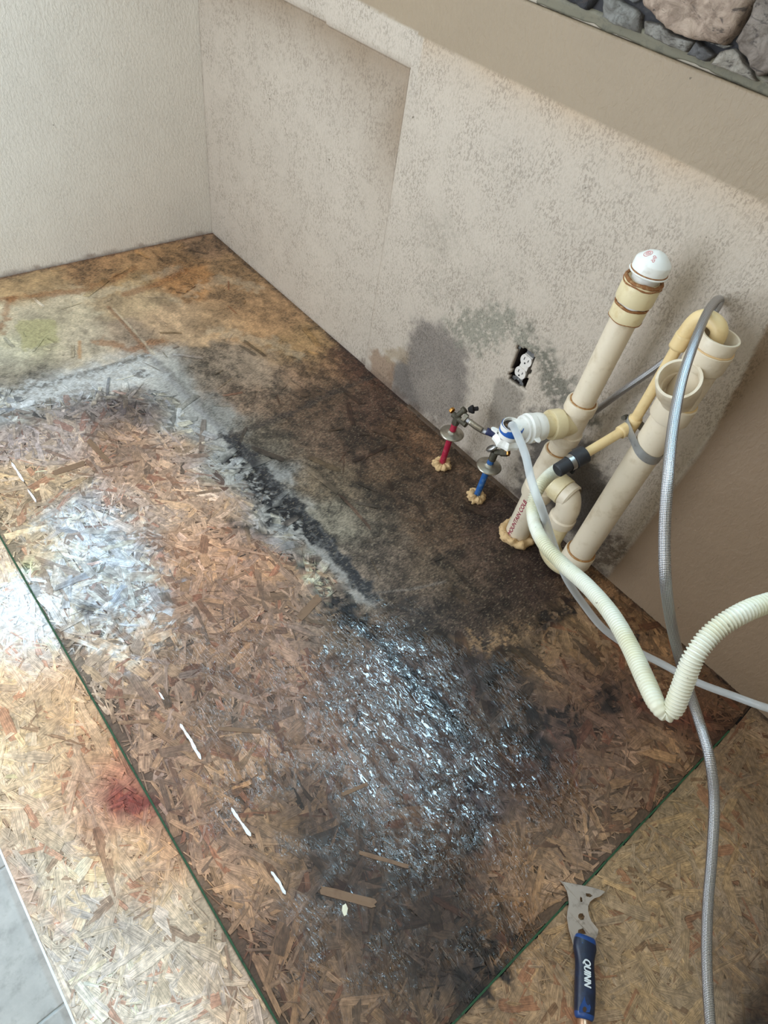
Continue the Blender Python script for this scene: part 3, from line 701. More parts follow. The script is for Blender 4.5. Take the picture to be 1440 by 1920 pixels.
    Mk[:, 1] = np.maximum(Mk[:, 1], np.where((X > 1.0) & (X < 2.0), 0.55 * (1 - sstep(0.0, 0.06, Z + (r - 0.5) * 0.06)), 0))
    # tan paint above the counter line and beside the old cabinet run
    ragx = (r2 - 0.5) * 0.004
    up = wl((300, -200), (675, 0), (790, 60))
    zu = np.interp(X, [p[0] for p in up] + [0.981], [p[1] for p in up] + [0.903])
    tan = np.where(X < 0.981, Z > zu + ragx, Z > np.where(X < 1.035, 0.897, LEDGE_Z) + ragx * (X < 1.1))
    te = sstep(-0.0025, 0.0025, Z - (np.where(X < 0.981, zu, np.where(X < 1.035, 0.897, LEDGE_Z)) + ragx * (X < 1.1)))[:, None]; C = C * (1 - te) + TAN * (0.96 + 0.08 * r3)[:, None] * te; Mk[:, 0] = np.where(tan, 0.10, Mk[:, 0]); Mk[:, 1] = np.where(tan, 0, Mk[:, 1])
    brn = X > PAINT_X - 0.01 * sstep(0.5, 0.75, Z) + np.where(np.abs(Z - 0.62) < 0.03, 0.004, 0)
    brn = brn & (Z < LEDGE_Z - 0.0)
    be = (sstep(-0.003, 0.003, X - (PAINT_X - 0.045 * sstep(0.45, 0.8, Z) + 0.004 * sstep(0.60, 0.62, Z))) * (Z < LEDGE_Z))[:, None]; C = C * (1 - be) + BRN * (0.95 + 0.1 * r3)[:, None] * be; Mk[:, 0] = np.where(brn, 0.12, Mk[:, 0]); Mk[:, 1] = np.where(brn, Mk[:, 1] * 0.2, Mk[:, 1])
    # upper panel stands a few millimetres proud of the recessed field
    rec = ((X < 0.98) & (Z < zt))
    Yd = np.where(rec, 0.006, 0.0) + (fbm(X, Z, 5, 2, 190) - 0.5) * 0.001
    V = np.stack([X, Yd, Z], 1)
    i, j = np.meshgrid(np.arange(nx), np.arange(nz), indexing='ij'); i = i.ravel(); j = j.ravel()
    q = np.stack([i * (nz + 1) + j, (i + 1) * (nz + 1) + j, (i + 1) * (nz + 1) + j + 1, i * (nz + 1) + j + 1], 1)
    cx = X[q].mean(1); cz = Z[q].mean(1)
    hole = [(1.491, 0.411), (1.548, 0.418), (1.557, 0.314), (1.500, 0.310)]
    dd = d_poly(cx, cz, hole) + (fbm(cx, cz, 90, 2, 5) - 0.5) * 0.006
    q = q[dd > 0]
    me = bpy.data.meshes.new('wall_long')
    me.vertices.add(len(V)); me.vertices.foreach_set('co', V.astype(np.float32).ravel())
    me.loops.add(len(q) * 4); me.loops.foreach_set('vertex_index', q.astype(np.int32).ravel())
    me.polygons.add(len(q)); me.polygons.foreach_set('loop_start', (np.arange(len(q)) * 4).astype(np.int32)); me.polygons.foreach_set('loop_total', np.full(len(q), 4, dtype=np.int32))
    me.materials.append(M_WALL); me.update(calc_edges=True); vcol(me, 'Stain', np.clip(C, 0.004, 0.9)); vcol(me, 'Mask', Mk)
    o = bpy.data.objects.new('wall_back', me); COL.objects.link(o)
    s = o.modifiers.new('thickness', 'SOLIDIFY'); s.thickness = 0.012; s.offset = 1.0
    return tag(o, 'long off-white textured wall behind the pipes, mouldy low down, tan above and at right', 'wall', kind='structure')
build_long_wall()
def build_left_wall():
    step = 0.01; y0, y1, z0, z1 = -1.2, 0.006, -0.02, 1.0
    ny = int((y1 - y0) / step); nz = int((z1 - z0) / step)
    gy = np.linspace(y0, y1, ny + 1); gz = np.linspace(z0, z1, nz + 1)
    GY, GZ = np.meshgrid(gy, gz, indexing='ij'); Y = GY.ravel(); Z = GZ.ravel(); n = len(Y)
    r = fbm(Y, Z, 40, 4, 251); r3 = fbm(Y, Z, 8, 4, 271)
    C = np.tile(lin((224, 214, 200)), (n, 1)) * (0.95 + 0.1 * r3)[:, None]
    f = (0.6 * (1 - sstep(0.0, 0.014, Z + (r - 0.5) * 0.03)))[:, None]; C = C * (1 - f) + lin((120, 90, 74)) * f
    Mk = np.zeros((n, 3)); Mk[:, 0] = 0.4
    V = np.stack([np.zeros(n), Y, Z], 1)
    i, j = np.meshgrid(np.arange(ny), np.arange(nz), indexing='ij'); i = i.ravel(); j = j.ravel()
    q = np.stack([i * (nz + 1) + j, i * (nz + 1) + j + 1, (i + 1) * (nz + 1) + j + 1, (i + 1) * (nz + 1) + j], 1)
    me = bpy.data.meshes.new('wall_left')
    me.from_pydata(V.tolist(), [], q[:, ::-1].tolist()); me.materials.append(M_WALLL)
    vcol(me, 'Stain', C); vcol(me, 'Mask', Mk)
    o = bpy.data.objects.new('wall_left', me); COL.objects.link(o)
    s = o.modifiers.new('thickness', 'SOLIDIFY'); s.thickness = 0.012; s.offset = -1.0
    return tag(o, 'pale textured left wall running from the corner out of frame', 'wall', kind='structure')
build_left_wall()
# wall body behind the boards of drywall, upper walls with their openings, far side of the room, ceiling
def struct(name, parts, m, label=None):
    V, Fc = merge(*parts); return tag(obj(name, V, Fc, m, smooth=False), label, kind='structure')
WT = 0.14
struct('wall_back', [box(-0.15, 1.44, 0.062, WT, -0.06, 1.02), box(1.62, 4.3, 0.062, WT, -0.06, 1.02), box(1.44, 1.62, 0.062, WT, -0.06, 0.28), box(1.44, 1.62, 0.062, WT, 0.45, 1.02),
                     box(-0.15, 1.16, 0.0, WT, 1.0205, 2.45), box(2.14, 4.3, 0.0, WT, 1.0205, 2.45), box(1.16, 2.14, 0.0, WT, 2.22, 2.45), box(1.16, 2.14, 0.0, WT, 1.0205, 1.29),
                     box(2.9005, 4.3, 0.0, 0.062, -0.06, 1.02)], M_ROOM, 'upper part of the long wall around the window')
struct('wall_left', [box(-0.15, -0.0125, -1.2, 0.14, -0.06, 1.0), box(-0.15, -0.0, -1.28, -1.2005, -0.06, 1.26), box(-0.15, 0, -1.28, -1.2005, 2.04, 2.45), box(-0.15, -0.0, -2.2, -1.2805, -0.06, 2.45), box(-0.15, 0, -1.2, -0.68, 1.0005, 1.26),
                     box(-0.15, 0, -0.68, 0.0, 1.0005, 2.45), box(-0.15, 0, -1.2, -0.68, 2.04, 2.45)], M_ROOM, 'upper part of the left wall around the side window')
struct('wall_front', [box(-0.15, 0.15, -2.35, -2.2, -0.06, 2.45), box(1.55, 4.3, -2.35, -2.2, -0.06, 2.45), box(0.15, 1.55, -2.35, -2.2, 2.12, 2.45)], M_ROOM, 'wall with the patio door opposite the pipes')
struct('wall_right', [box(4.15, 4.3, -2.2, 0, -0.06, 2.45)], M_ROOM, 'plain wall at the right end of the room')
struct('ceiling', [box(-0.15, 4.3, -2.35, WT, 2.45, 2.55)], M_CEIL, 'white ceiling')
def window(name, horizontal, a0, a1, z0, z1, depth, label):
    def bx(u0, u1, w0, w1, d0, d1):
        return box(u0, u1, d0, d1, w0, w1) if horizontal else box(d0, d1, u0, u1, w0, w1)
    t = 0.035
    V, Fc = merge(bx(a0, a1, z0, z0 + t, *depth), bx(a0, a1, z1 - t, z1, *depth), bx(a0, a0 + t, z0 + t, z1 - t, *depth), bx(a1 - t, a1, z0 + t, z1 - t, *depth),
                  bx((a0 + a1) / 2 - t / 2, (a0 + a1) / 2 + t / 2, z0 + t, z1 - t, *depth))
    o = tag(obj(name, V, Fc, M_WHITE, smooth=False), label, kind='structure')
    m = (depth[0] + depth[1]) / 2
    V, Fc = bx(a0 + t, a1 - t, z0 + t, z1 - t, m - 0.002, m + 0.002)
    g = obj('glass_pane', V, Fc, M_GLASS, o, smooth=False)
    return o
window('window_1', True, 1.16, 2.14, 1.29, 2.22, (0.05, 0.09), 'window above the sink wall')
window('window_2', False, -1.28, -0.68, 1.26, 2.04, (-0.09, -0.05), 'side window in the left wall')
window('door_1', True, 0.15, 1.55, -0.012, 2.12, (-2.225, -2.185), 'glazed patio door')
V, Fc = lathe((2.7, -1.6, 2.45), (2.7, -1.6, 2.3), [(0, 0.10), (0.03, 0.13), (0.05, 0.13), (0.055, 0.0)], 32)
tag(obj('ceiling_fill_lamp', V, Fc, M_WHITE), 'round white lamp body added above the unseen warm fill', 'lamp')  # unseen lamp body, added to go with the ceiling fill

# dirty gap strip where the boards stop at the long wall
def strip(name, P0, P1, wd, z0, z1, m, label):
    P0 = Vector((*P0, 0)); P1 = Vector((*P1, 0)); d = (P1 - P0).normalized(); s = Vector((-d.y, d.x, 0)) * wd
    L = (P1 - P0).length; n = max(2, int(L / 0.012)); V = []
    for i in range(n + 1):
        c = P0 + (P1 - P0) * i / n
        j = (fbm(np.array([c.x]), np.array([c.y]), 60, 3, 5)[0] - 0.5) * 0.6
        V += [c - s * (1 + j) + Vector((0, 0, z0)), c + s + Vector((0, 0, z0)), c + s + Vector((0, 0, z1)), c - s * (1 + j) + Vector((0, 0, z1))]
    Fc = []
    for i in range(n):
        a = i * 4; b = a + 4
        for k in range(4): Fc.append((a + k, a + (k + 1) % 4, b + (k + 1) % 4, b + k))
    Fc += [(3, 2, 1, 0), (n * 4, n * 4 + 1, n * 4 + 2, n * 4 + 3)]
    return obj(name, V, Fc, m, smooth=False), label
M_ROTW = plain('rotted_wood_strip', (92, 74, 58), 0.8, spot=(38, 30, 28), spot_amt=0.9, scale=45, bump=0.5)
o, l = strip('trim_3', (1.20, -0.014), (1.70, -0.014), 0.009, -0.002, 0.006, M_ROTW, 'rotted wood strip left along the foot of the long wall'); tag(o, l, kind='structure')

# ------------------------------------------------------------------ stone backsplash
def stones():
    c3 = lambda p: (700 + p[0] / 1.946, p[1] / 1.946)
    S = [([(985, -60), (1010, 15), (1060, 70), (1130, 125), (1180, 142), (1300, 165), (1340, 128), (1385, 60), (1412, -10), (1400, -90)], (182, 160, 142), 0.034),
         ([(860, -10), (846, 60), (900, 95), (990, 122), (998, 55), (960, 22), (905, -10)], (138, 136, 130), 0.02),
         ([(690, -60), (715, 0), (800, 40), (830, 2), (835, -60)], (62, 62, 66), 0.018),
         ([(1003, 72), (1000, 120), (1090, 165), (1162, 190), (1195, 152), (1130, 132), (1062, 84)], (150, 146, 138), 0.02),
         ([(1200, 147), (1268, 200), (1240, 227), (1168, 196)], (98, 96, 96), 0.022),
         ([(1278, 185), (1330, 172), (1372, 214), (1400, 262), (1420, 298), (1345, 270), (1250, 232)], (158, 150, 138), 0.018),
         ([(1340, 150), (1392, 62), (1425, -20), (1560, -40), (1560, 230), (1428, 282), (1384, 222)], (138, 126, 116), 0.028),
         ([(903, -70), (912, -16), (962, 14), (990, 2), (978, -70)], (120, 120, 118), 0.018),
         ([(1205, 142), (1290, 178), (1325, 166), (1290, 168)], (150, 146, 138), 0.01),
         ([(1440, 290), (1560, 245), (1640, 330), (1600, 385), (1500, 345)], (150, 142, 130), 0.02)]
    V = []; Fc = []; Cc = []
    for pg, c, h in S:
        W = np.array(wl(*[c3(p) for p in pg]))
        # resample outline
        P = np.vstack([W, W[:1]]); out = []
        for a_, b_ in zip(P[:-1], P[1:]):
            m = max(1, int(np.linalg.norm(b_ - a_) / 0.004))
            out.append(a_ + (b_ - a_) * np.linspace(0, 1, m, endpoint=False)[:, None])
        Q = np.vstack(out); n = len(Q); cen = Q.mean(0)
        jit = (fbm(Q[:, 0], Q[:, 1], 70, 3, 7) - 0.5) * 0.006
        dirn = (Q - cen) / np.linalg.norm(Q - cen, axis=1)[:, None]; Q = Q + dirn * (jit - 0.0012)[:, None]
        rings = [(1.0, 0.0), (0.99, 0.55), (0.95, 0.82), (0.86, 0.95), (0.7, 1.0), (0.5, 1.0), (0.3, 1.0), (0.12, 1.0)]
        b0 = len(V)
        for s, hh in rings:
            R_ = cen + (Q - cen) * s
            bump = (fbm(R_[:, 0], R_[:, 1], 26, 4, 31) - 0.5) * 0.022 * (hh > 0.5) + (fbm(R_[:, 0], R_[:, 1], 90, 3, 41) - 0.5) * 0.006 * (hh > 0.5)
            for (x, z), bb in zip(R_, bump): V.append((x, -0.001 - max(0.0, h * hh + bb), z)); Cc.append(lin(c))
        V.append((cen[0], -h, cen[1])); Cc.append(lin(c))
        for k in range(len(rings) - 1):
            for i in range(n):
                a_ = b0 + k * n + i; b_ = b0 + k * n + (i + 1) % n
                Fc.append((a_, b_, b_ + n, a_ + n))
        last = b0 + (len(rings) - 1) * n
        for i in range(n): Fc.append((last + i, last + (i + 1) % n, len(V) - 1))
    me = bpy.data.meshes.new('stone_veneer'); me.from_pydata(V, [], Fc); me.materials.append(M_STONE)
    me.polygons.foreach_set('use_smooth', [True] * len(Fc)); vcol(me, 'Stain', np.array(Cc))
    return me
root = empty('stone_backsplash', (1.6, 0, 1.03), 'rough grey and tan stone veneer backsplash above the tan wall band', 'backsplash')
ob = bpy.data.objects.new('stone_veneer', stones()); COL.objects.link(ob); ob.parent = root; ob.location = -root.location
V, Fc = box(1.12, 2.5, -0.004, -0.0005, 1.036, 1.285)
obj('mortar', V, Fc, M_MORTAR, root, smooth=False)
n_ = 160; V = []; Fc = []
for i in range(n_ + 1):
    x = 1.27 + 0.9 * i / n_
    jz = (fbm(np.array([x]), np.array([0.3]), 30, 4, 3)[0] - 0.5) * 0.010
    V += [(x, -0.0002, 1.021 + jz), (x, -0.003, 1.024 + jz * 0.8), (x, -0.0025, 1.031), (x, -0.010, 1.037), (x, -0.008, 1.042), (x, -0.0002, 1.044)]
for i in range(n_):
    for k in range(5): Fc.append((i * 6 + k, (i + 1) * 6 + k, (i + 1) * 6 + k + 1, i * 6 + k + 1))
obj('caulk_bead', V, Fc, M_LEDGE, root)

# ------------------------------------------------------------------ electrical outlet in its cut opening
def outlet():
    Rz = math.radians(-4.5)
    c0 = Vector((1.5235, 0.0, 0.3615))
    def T(u, v, d): # u right, v up on wall, d out of wall (towards the room)
        x = u * math.cos(Rz) - v * math.sin(Rz); z = u * math.sin(Rz) + v * math.cos(Rz)
        return (c0.x + x * 1.0 + 0.0, -d, c0.z + z)
    root = empty('electrical_outlet', c0, 'white duplex outlet without cover plate, set in a ragged opening of the mouldy wall', 'outlet')
    def ext(poly, d0, d1, name, m, par, bev=0.0):
        n = len(poly); V = [T(u, v, d0) for u, v in poly] + [T(u, v, d1) for u, v in poly]
        Fc = [tuple(range(n))[::-1], tuple(range(n, 2 * n))] + [(i, (i + 1) % n, n + (i + 1) % n, n + i) for i in range(n)]
        o = obj(name, V, Fc, m, par, smooth=False)
        if bev: bevel(o, bev)
        return o
    # box
    V, Fc = merge(([T(u, v, d) for u, v, d in [(-.031, -.054, -.05), (.031, -.054, -.05), (.031, .054, -.05), (-.031, .054, -.05), (-.031, -.054, -.002), (.031, -.054, -.002), (.031, .054, -.002), (-.031, .054, -.002)]],
                   [(0, 1, 2, 3), (0, 4, 5, 1), (1, 5, 6, 2), (2, 6, 7, 3), (3, 7, 4, 0)]))
    obj('junction_box', V, Fc, M_BOX, root, smooth=False)
    y = [(-.019, -.052), (-.008, -.052), (-.007, -.047), (.007, -.047), (.008, -.052), (.019, -.052), (.019, -.045), (.012, -.041), (.012, .041), (.019, .045), (.019, .052), (.008, .052), (.007, .047), (-.007, .047), (-.008, .052), (-.019, .052), (-.019, .045), (-.012, .041), (-.012, -.041), (-.019, -.045)]
    ext(y, -0.004, -0.0025, 'mounting_strap', M_GALV, root)
    body = [(-.0125, -.034), (.0125, -.034), (.0125, .034), (-.0125, .034)]
    ext(body, -0.025, 0.001, 'outlet_body', M_OUTLET, root, 0.001)
    for s in (1, -1):
        cv = 0.0195 * s; r = 0.0172
        pg = []
        for k in range(40):
            a_ = 2 * math.pi * k / 40; pg.append((r * math.cos(a_), cv + max(-.0135, min(.0135, r * math.sin(a_)))))
        f = ext(pg, -0.003, 0.0045, 'receptacle_face', M_OUTLET, root, 0.0006)
        for (u0, w_, h_, dv) in ((-.0064, .0011, .0042, .003), (.0064, .0011, .0034, .003)):
            ext([(u0 - w_, cv + dv - h_), (u0 + w_, cv + dv - h_), (u0 + w_, cv + dv + h_), (u0 - w_, cv + dv + h_)], 0.004, 0.00465, 'slot', M_SLOT, f)
        gp = [(0.0024 * math.cos(t_), cv - .0075 + 0.0026 * math.sin(t_)) for t_ in np.linspace(0, 2 * math.pi, 14, endpoint=False)]
        ext(gp, 0.004, 0.00465, 'slot', M_SLOT, f)
    for s in (1, -1):
        V, Fc = lathe(T(0, .0435 * s, -0.0025), T(0, .0435 * s, 0.01), [(0, .0028), (.0012, .0026), (.0016, 0.0)], 14)
        obj('screw', V, Fc, M_STEEL, root)
outlet()

# ------------------------------------------------------------------ foam collars
def foam(c, r0, rt, name_m, parent, seed, hz=0.012):
    nu, nv = 56, 16; V = []; Fc = []
    for i in range(nu):
        a_ = 2 * math.pi * i / nu
        for j in range(nv):
            b_ = 2 * math.pi * j / nv
            ux = math.cos(a_) * 3 + seed; uy = math.sin(a_) * 3
            k = 0.55 + 0.95 * fbm(np.array([ux + 0.5 * math.cos(b_)]), np.array([uy + 0.5 * math.sin(b_)]), 1.3, 3, seed)[0]
            rr = r0 + rt * k * (1 + math.cos(b_)) * 0.9 - rt * 0.3
            V.append((c[0] + rr * math.cos(a_), c[1] + rr * math.sin(a_), 0.003 + hz * k * (math.sin(b_) * 0.9 + 0.35)))
    V = [(x, y, max(z, 0.0006)) for x, y, z in V]
    for i in range(nu):
        for j in range(nv):
            Fc.append((i * nv + j, ((i + 1) % nu) * nv + j, ((i + 1) % nu) * nv + (j + 1) % nv, i * nv + (j + 1) % nv))
    return obj('foam_seal', V, Fc, name_m, parent)

# ------------------------------------------------------------------ drain assembly (everything glued together is one thing)
SX, SY = 1.749, -0.113
drain = empty('drain_stack', (SX, SY, 0), 'cream plastic drain pipe assembly with trap, standpipe and screw-on air valve on top', 'drain pipe')
def axis_part(name, A, B, prof, m, parent=drain, seg=44, deg=35):
    V, Fc = lathe(A, B, prof, seg); o = obj(name, V, Fc, m, parent); autosharp(o, deg); return o
def ring(name, A, D, r, t, m, parent, wav=0.0, seg=60):
    """lumpy bead of glue round a pipe"""
    A = Vector(A); D = Vector(D).normalized(); U = D.orthogonal().normalized(); W = D.cross(U)
    P = []; rad = []
    for i in range(seg + 1):
        a_ = 2 * math.pi * i / seg
        P.append(A + (U * math.cos(a_) + W * math.sin(a_)) * r + D * wav * math.sin(a_ * 5 + r * 900))
        rad.append(t * (0.75 + 0.5 * fbm(np.array([math.cos(a_) * 3]), np.array([math.sin(a_) * 3 + A.z * 50]), 1.5, 2, 3)[0]))
    rad[-1] = rad[0]
    V, Fc, uv = tube(np.array([tuple(p) for p in P]), np.array(rad), 10, False)
    return obj(name, V, Fc, m, parent)
Zd = (0, 0, 1)
R2, R1 = 0.0315, 0.0255
axis_part('lower_pipe', (SX, SY, -0.01), (SX, SY, 1), [(0, 0), (0, R2), (0.20, R2), (0.20, 0)], M_PVC)
foam((SX, SY), R2, 0.011, M_FOAM, drain, 5, 0.014)
# lower sanitary fitting
axis_part('lower_tee_fitting', (SX, SY, 0.165), (SX, SY, 1), [(0, R2), (0, .0385), (0.004, .0395), (0.034, .0395), (0.038, .0365), (0.10, .0350), (0.120, .0330), (0.122, .0335), (0.150, .0335), (0.154, .0325), (0.154, R1)], M_PVC)
ring('glue_bead', (SX, SY, 0.165), Zd, 0.0325, 0.002, M_GLUE, drain)
ring('glue_bead', (SX, SY, 0.319), Zd, 0.0265, 0.0022, M_GLUE, drain)
axis_part('middle_pipe', (SX, SY, 0.30), (SX, SY, 1), [(0, R1), (0.09, R1)], M_PVC)
# upper tee
TZ = 0.405
axis_part('upper_tee_fitting', (SX, SY, 0.352), (SX, SY, 1), [(0, R1), (0, .0322), (0.003, .0335), (0.024, .0335), (0.026, .0300), (0.084, .0300), (0.086, .0335), (0.108, .0335), (0.111, .0322), (0.111, R1)], M_PVC)
bd = Vector((-0.045, -0.125, 0.0)).normalized()
tc = Vector((SX, SY, TZ))
axis_part('tee_branch', tc, tc + bd, [(0.0, .0295), (0.034, .0300), (0.036, .0335), (0.058, .0335), (0.061, .0325), (0.061, R1)], M_PVCY)
ring('glue_bead', (SX, SY, 0.4625), Zd, 0.0268, 0.0024, M_GLUE, drain)
axis_part('branch_stub_pipe', tc, tc + bd, [(0.05, R1), (0.105, R1)], M_PVCY)
axis_part('slip_nut', tc, tc + bd, [(0.082, .0270), (0.082, .0300), (0.088, .0312), (0.100, .0312), (0.104, .0290), (0.106, .0325), (0.118, .0330), (0.122, .0300), (0.128, .0300), (0.128, 0.02)], M_PVCW, seg=24)
# elbow opening upwards, with the blue ring
ec = tc + bd * 0.159 - Vector((0, 0, 0.004))
pth = [tc + bd * 0.120, tc + bd * 0.140, ec + Vector((0, 0, 0.002)) - bd * 0.004, ec + bd * 0.002 + Vector((0, 0, 0.012)), ec + bd * 0.003 + Vector((0, 0, 0.024))]
V, Fc, uv = tube(spline(np.array([tuple(p) for p in pth]), 0.003), 0.0225, 32, False)
obj('trap_elbow', V, Fc, M_PVCW, drain)
V, Fc = lathe(ec + Vector((0, 0, -0.030)), ec + Vector((0, 0, 1)), [(0.0, 0.0), (0.0, .016), (.004, .0225), (0.0525, .0224), (0.0525, .0210), (0.03, .0205)], 36)
eb = obj('trap_elbow_cup', V, Fc, M_PVCW, drain); autosharp(eb)
V, Fc = lathe(ec + Vector((0, 0, 0.004)), ec + Vector((0, 0, 1)), [(0.0, .0226), (0.0, .0245), (0.015, .0247), (0.0175, .0240), (0.0175, .0222)], 36)
autosharp(obj('blue_ring', V, Fc, M_BLUER, drain))['label'] = 'blue ring around the open elbow'
V, Fc = lathe(ec + Vector((0, 0, 0.016)), ec + Vector((0, 0, 1)), [(0.0, .0), (0.0, .0207)], 36)
obj('dark_residue', V, Fc, plain('wet_black_residue', (40, 28, 24), 0.3, spot=(170, 130, 90), spot_amt=0.8, scale=110), drain)
# lugs of the wing nut below and beside the elbow
nutv = []
for k in range(24):
    a_ = 2 * math.pi * k / 24; rr = 0.0285 + 0.004 * (1 if k % 3 == 0 else 0)
    nutv.append((rr * math.cos(a_), rr * math.sin(a_)))
V = [(ec.x + u, ec.y + v, ec.z + z) for z in (-0.026, -0.019) for u, v in nutv] + [(ec.x + u * .80, ec.y + v * .80, ec.z - 0.008) for u, v in nutv]
Fc = [tuple(range(24))[::-1]] + [(k, (k + 1) % 24, 24 + (k + 1) % 24, 24 + k) for k in range(24)] + [(24 + k, 24 + (k + 1) % 24, 48 + (k + 1) % 24, 48 + k) for k in range(24)]
bevel(obj('lower_nut', V, Fc, M_PVCW, drain, smooth=False), 0.0012)
def lug(base, d, nrm):
    d = Vector(d).normalized(); nrm = Vector(nrm).normalized(); s = d.cross(nrm); base = Vector(base)
    out = [(0, -.007), (.008, -.006), (.013, -.0045), (.016, 0), (.013, .0045), (.008, .006), (0, .007)]
    V = [tuple(base + d * u + s * v + nrm * h) for h in (-.002, .002) for u, v in out]; n = len(out)
    return V, [tuple(range(n))[::-1], tuple(range(n, 2 * n))] + [(i, (i + 1) % n, n + (i + 1) % n, n + i) for i in range(n)]
sd = bd.cross(Vector((0, 0, 1)))
for V, Fc in (lug(tc + bd * 0.112 - sd * 0.029, -sd, (0, 0, 1)), lug(tc + bd * 0.112 + sd * 0.029 - Vector((0, 0, .012)), sd, (0, 0, 1)), lug(ec + Vector((-.024, -.008, -.012)), (-1, -.4, .1), (0, 0, 1))):
    bevel(obj('nut_wing', V, Fc, M_PVCW, drain, smooth=False), 0.0008)
# upper pipe, couplings, air admittance valve
axis_part('upper_pipe', (SX, SY, 0.44), (SX, SY, 1), [(0, R1), (0.235, R1)], M_PVC)
axis_part('lower_coupling', (SX, SY, 0.664), (SX, SY, 1), [(0, R1), (0, .0310), (0.002, .0318), (0.026, .0318), (0.029, .0300), (0.029, .024)], M_PVCY)
axis_part('coupling_neck', (SX, SY, 0.685), (SX, SY, 1), [(0, .0285), (0.02, .0285)], M_PVCW)
axis_part('upper_coupling', (SX, SY, 0.7005), (SX, SY, 1), [(0, .026), (0.0, .0340), (0.004, .0352), (0.038, .0352), (0.042, .0335), (0.042, .024)], M_PVCY)
ring('grime_ring', (SX, SY, 0.6935), Zd, 0.0300, 0.0026, M_RUST, drain, 0.0008)
ring('grime_ring', (SX, SY, 0.665), Zd, 0.0316, 0.0009, M_RUST, drain, 0.0008)
ring('grime_ring', (SX, SY, 0.7425), Zd, 0.0325, 0.0034, M_RUST, drain, 0.0008)
ring('grime_ring', (SX, SY, 0.737), Zd, 0.0350, 0.0016, M_RUST, drain, 0.001)
valve = axis_part('air_valve_cap', (SX + .001, SY, 0.738), (SX + .001, SY, 2), [(0, .0245), (0.018, .0245), (0.018, .0340), (0.020, .0352), (0.0215, .0340), (0.0225, .0325), (0.038, .0322), (0.041, .0305), (0.052, .018), (0.0565, .008), (0.058, 0.0)], M_PVCW)
ring('grime_ring', (SX + .001, SY, 0.7605), Zd, 0.0325, 0.0013, M_RUST, valve, 0.0)
for (du, dv, r_, nm) in ((-0.010, -0.014, 0.0062, 'printed_seal'), (-0.010, -0.014, 0.0035, 'printed_seal')):
    P = []
    for k in range(29):
        a_ = 2 * math.pi * k / 28; x = du + r_ * math.cos(a_); y = dv + r_ * math.sin(a_); rr = math.hypot(x, y)
        P.append((SX + .001 + x, SY + y, 0.738 + np.interp(rr, [0, .008, .018, .0305], [.058, .0565, .052, .041]) + 0.0002))
    V, Fc, _ = tube(P, 0.00042, 6, False); obj(nm, V, Fc, M_REDI, valve)
def cap_text(s, du, dv, size, ang, m, parent):
    cu = bpy.data.curves.new('t', 'FONT'); cu.body = s; cu.size = size; cu.align_x = 'CENTER'; cu.align_y = 'CENTER'; cu.extrude = 0.0
    o = bpy.data.objects.new('t', cu); me = bpy.data.meshes.new_from_object(o); bpy.data.objects.remove(o)
    V = []; ca, sa = math.cos(ang), math.sin(ang)
    for v in me.vertices:
        x = du + v.co.x * ca - v.co.y * sa; y = dv + v.co.x * sa + v.co.y * ca; rr = math.hypot(x, y)
        V.append((SX + .001 + x, SY + y, 0.738 + float(np.interp(rr, [0, .008, .018, .0305], [.058, .0565, .052, .041])) + 0.0004))
    Fc = [tuple(p.vertices) for p in me.polygons]; bpy.data.meshes.remove(me)
    return obj('printed_mark', V, Fc, m, parent, smooth=False)
cap_text('nsf', -0.010, -0.014, 0.007, -0.9, M_REDI, valve)
cap_text('dip', 0.006, -0.018, 0.0095, -0.9, M_REDI, valve)
# red print on the lower pipe, running upwards
def wrap_text(s, size, ang0, z0, m, parent, cx, cy, r):
    cu = bpy.data.curves.new('t', 'FONT'); cu.body = s; cu.size = size; cu.align_y = 'CENTER'; 
    o = bpy.data.objects.new('t', cu); me = bpy.data.meshes.new_from_object(o); bpy.data.objects.remove(o)
    import bmesh
    bm = bmesh.new(); bm.from_mesh(me); bmesh.ops.triangulate(bm, faces=bm.faces)
    bmesh.ops.subdivide_edges(bm, edges=[e for e in bm.edges if e.calc_length() > 0.004], cuts=2); bm.to_mesh(me); bm.free()
    fb = [tuple(p.vertices)[::-1] for p in me.polygons]; sets = []
    for dx, dy, h in ((0, 0, .0004), (.0004, 0, .00043), (-.0004, 0, .00046), (0, .0004, .00049), (0, -.0004, .00052)):
        V = []
        for v in me.vertices:
            a_ = ang0 - (v.co.y + dy) / r      # tops of the letters face left as seen from the room
            V.append((cx + (r + h) * math.cos(a_), cy + (r + h) * math.sin(a_), z0 + v.co.x + dx))
        sets.append((V, fb))
    V, Fc = merge(*sets); bpy.data.meshes.remove(me)
    return obj('printed_lettering', V, Fc, m, parent, smooth=False)
wrap_text('(MOUNTAIN COLB', 0.0165, math.radians(262), 0.014, M_RED, drain, SX, SY, R2)
# trap: arm from the lower fitting, down elbow, return bend, standpipe
AX = 1.838; AY = -0.118; PX, PY = 1.920, -0.125
arm = [(SX, SY, 0.235), (SX + .05, SY, 0.235)]
axis_part('trap_arm_hub', (SX, SY, 0.232), (SX + 1, SY - .02, 0.232), [(0.02, .0290), (0.034, .0300), (0.036, .0338), (0.062, .0338), (0.064, .0300), (0.066, R1)], M_PVCY)
el = spline([(SX + .055, SY - .001, 0.232), (SX + .070, SY - .002, 0.231), (AX - .008, AY, 0.222), (AX, AY, 0.200), (AX, AY, 0.170)], 0.003)
V, Fc, _ = tube(el, R1 + 0.0035, 32, False); obj('trap_elbow', V, Fc, M_PVC, drain)
axis_part('elbow_hub', (SX, SY, 0.232), (SX + 1, SY - .02, 0.232), [(0.064, R1), (0.064, .0318), (0.068, .0325), (0.082, .0325), (0.086, .029)], M_PVC)
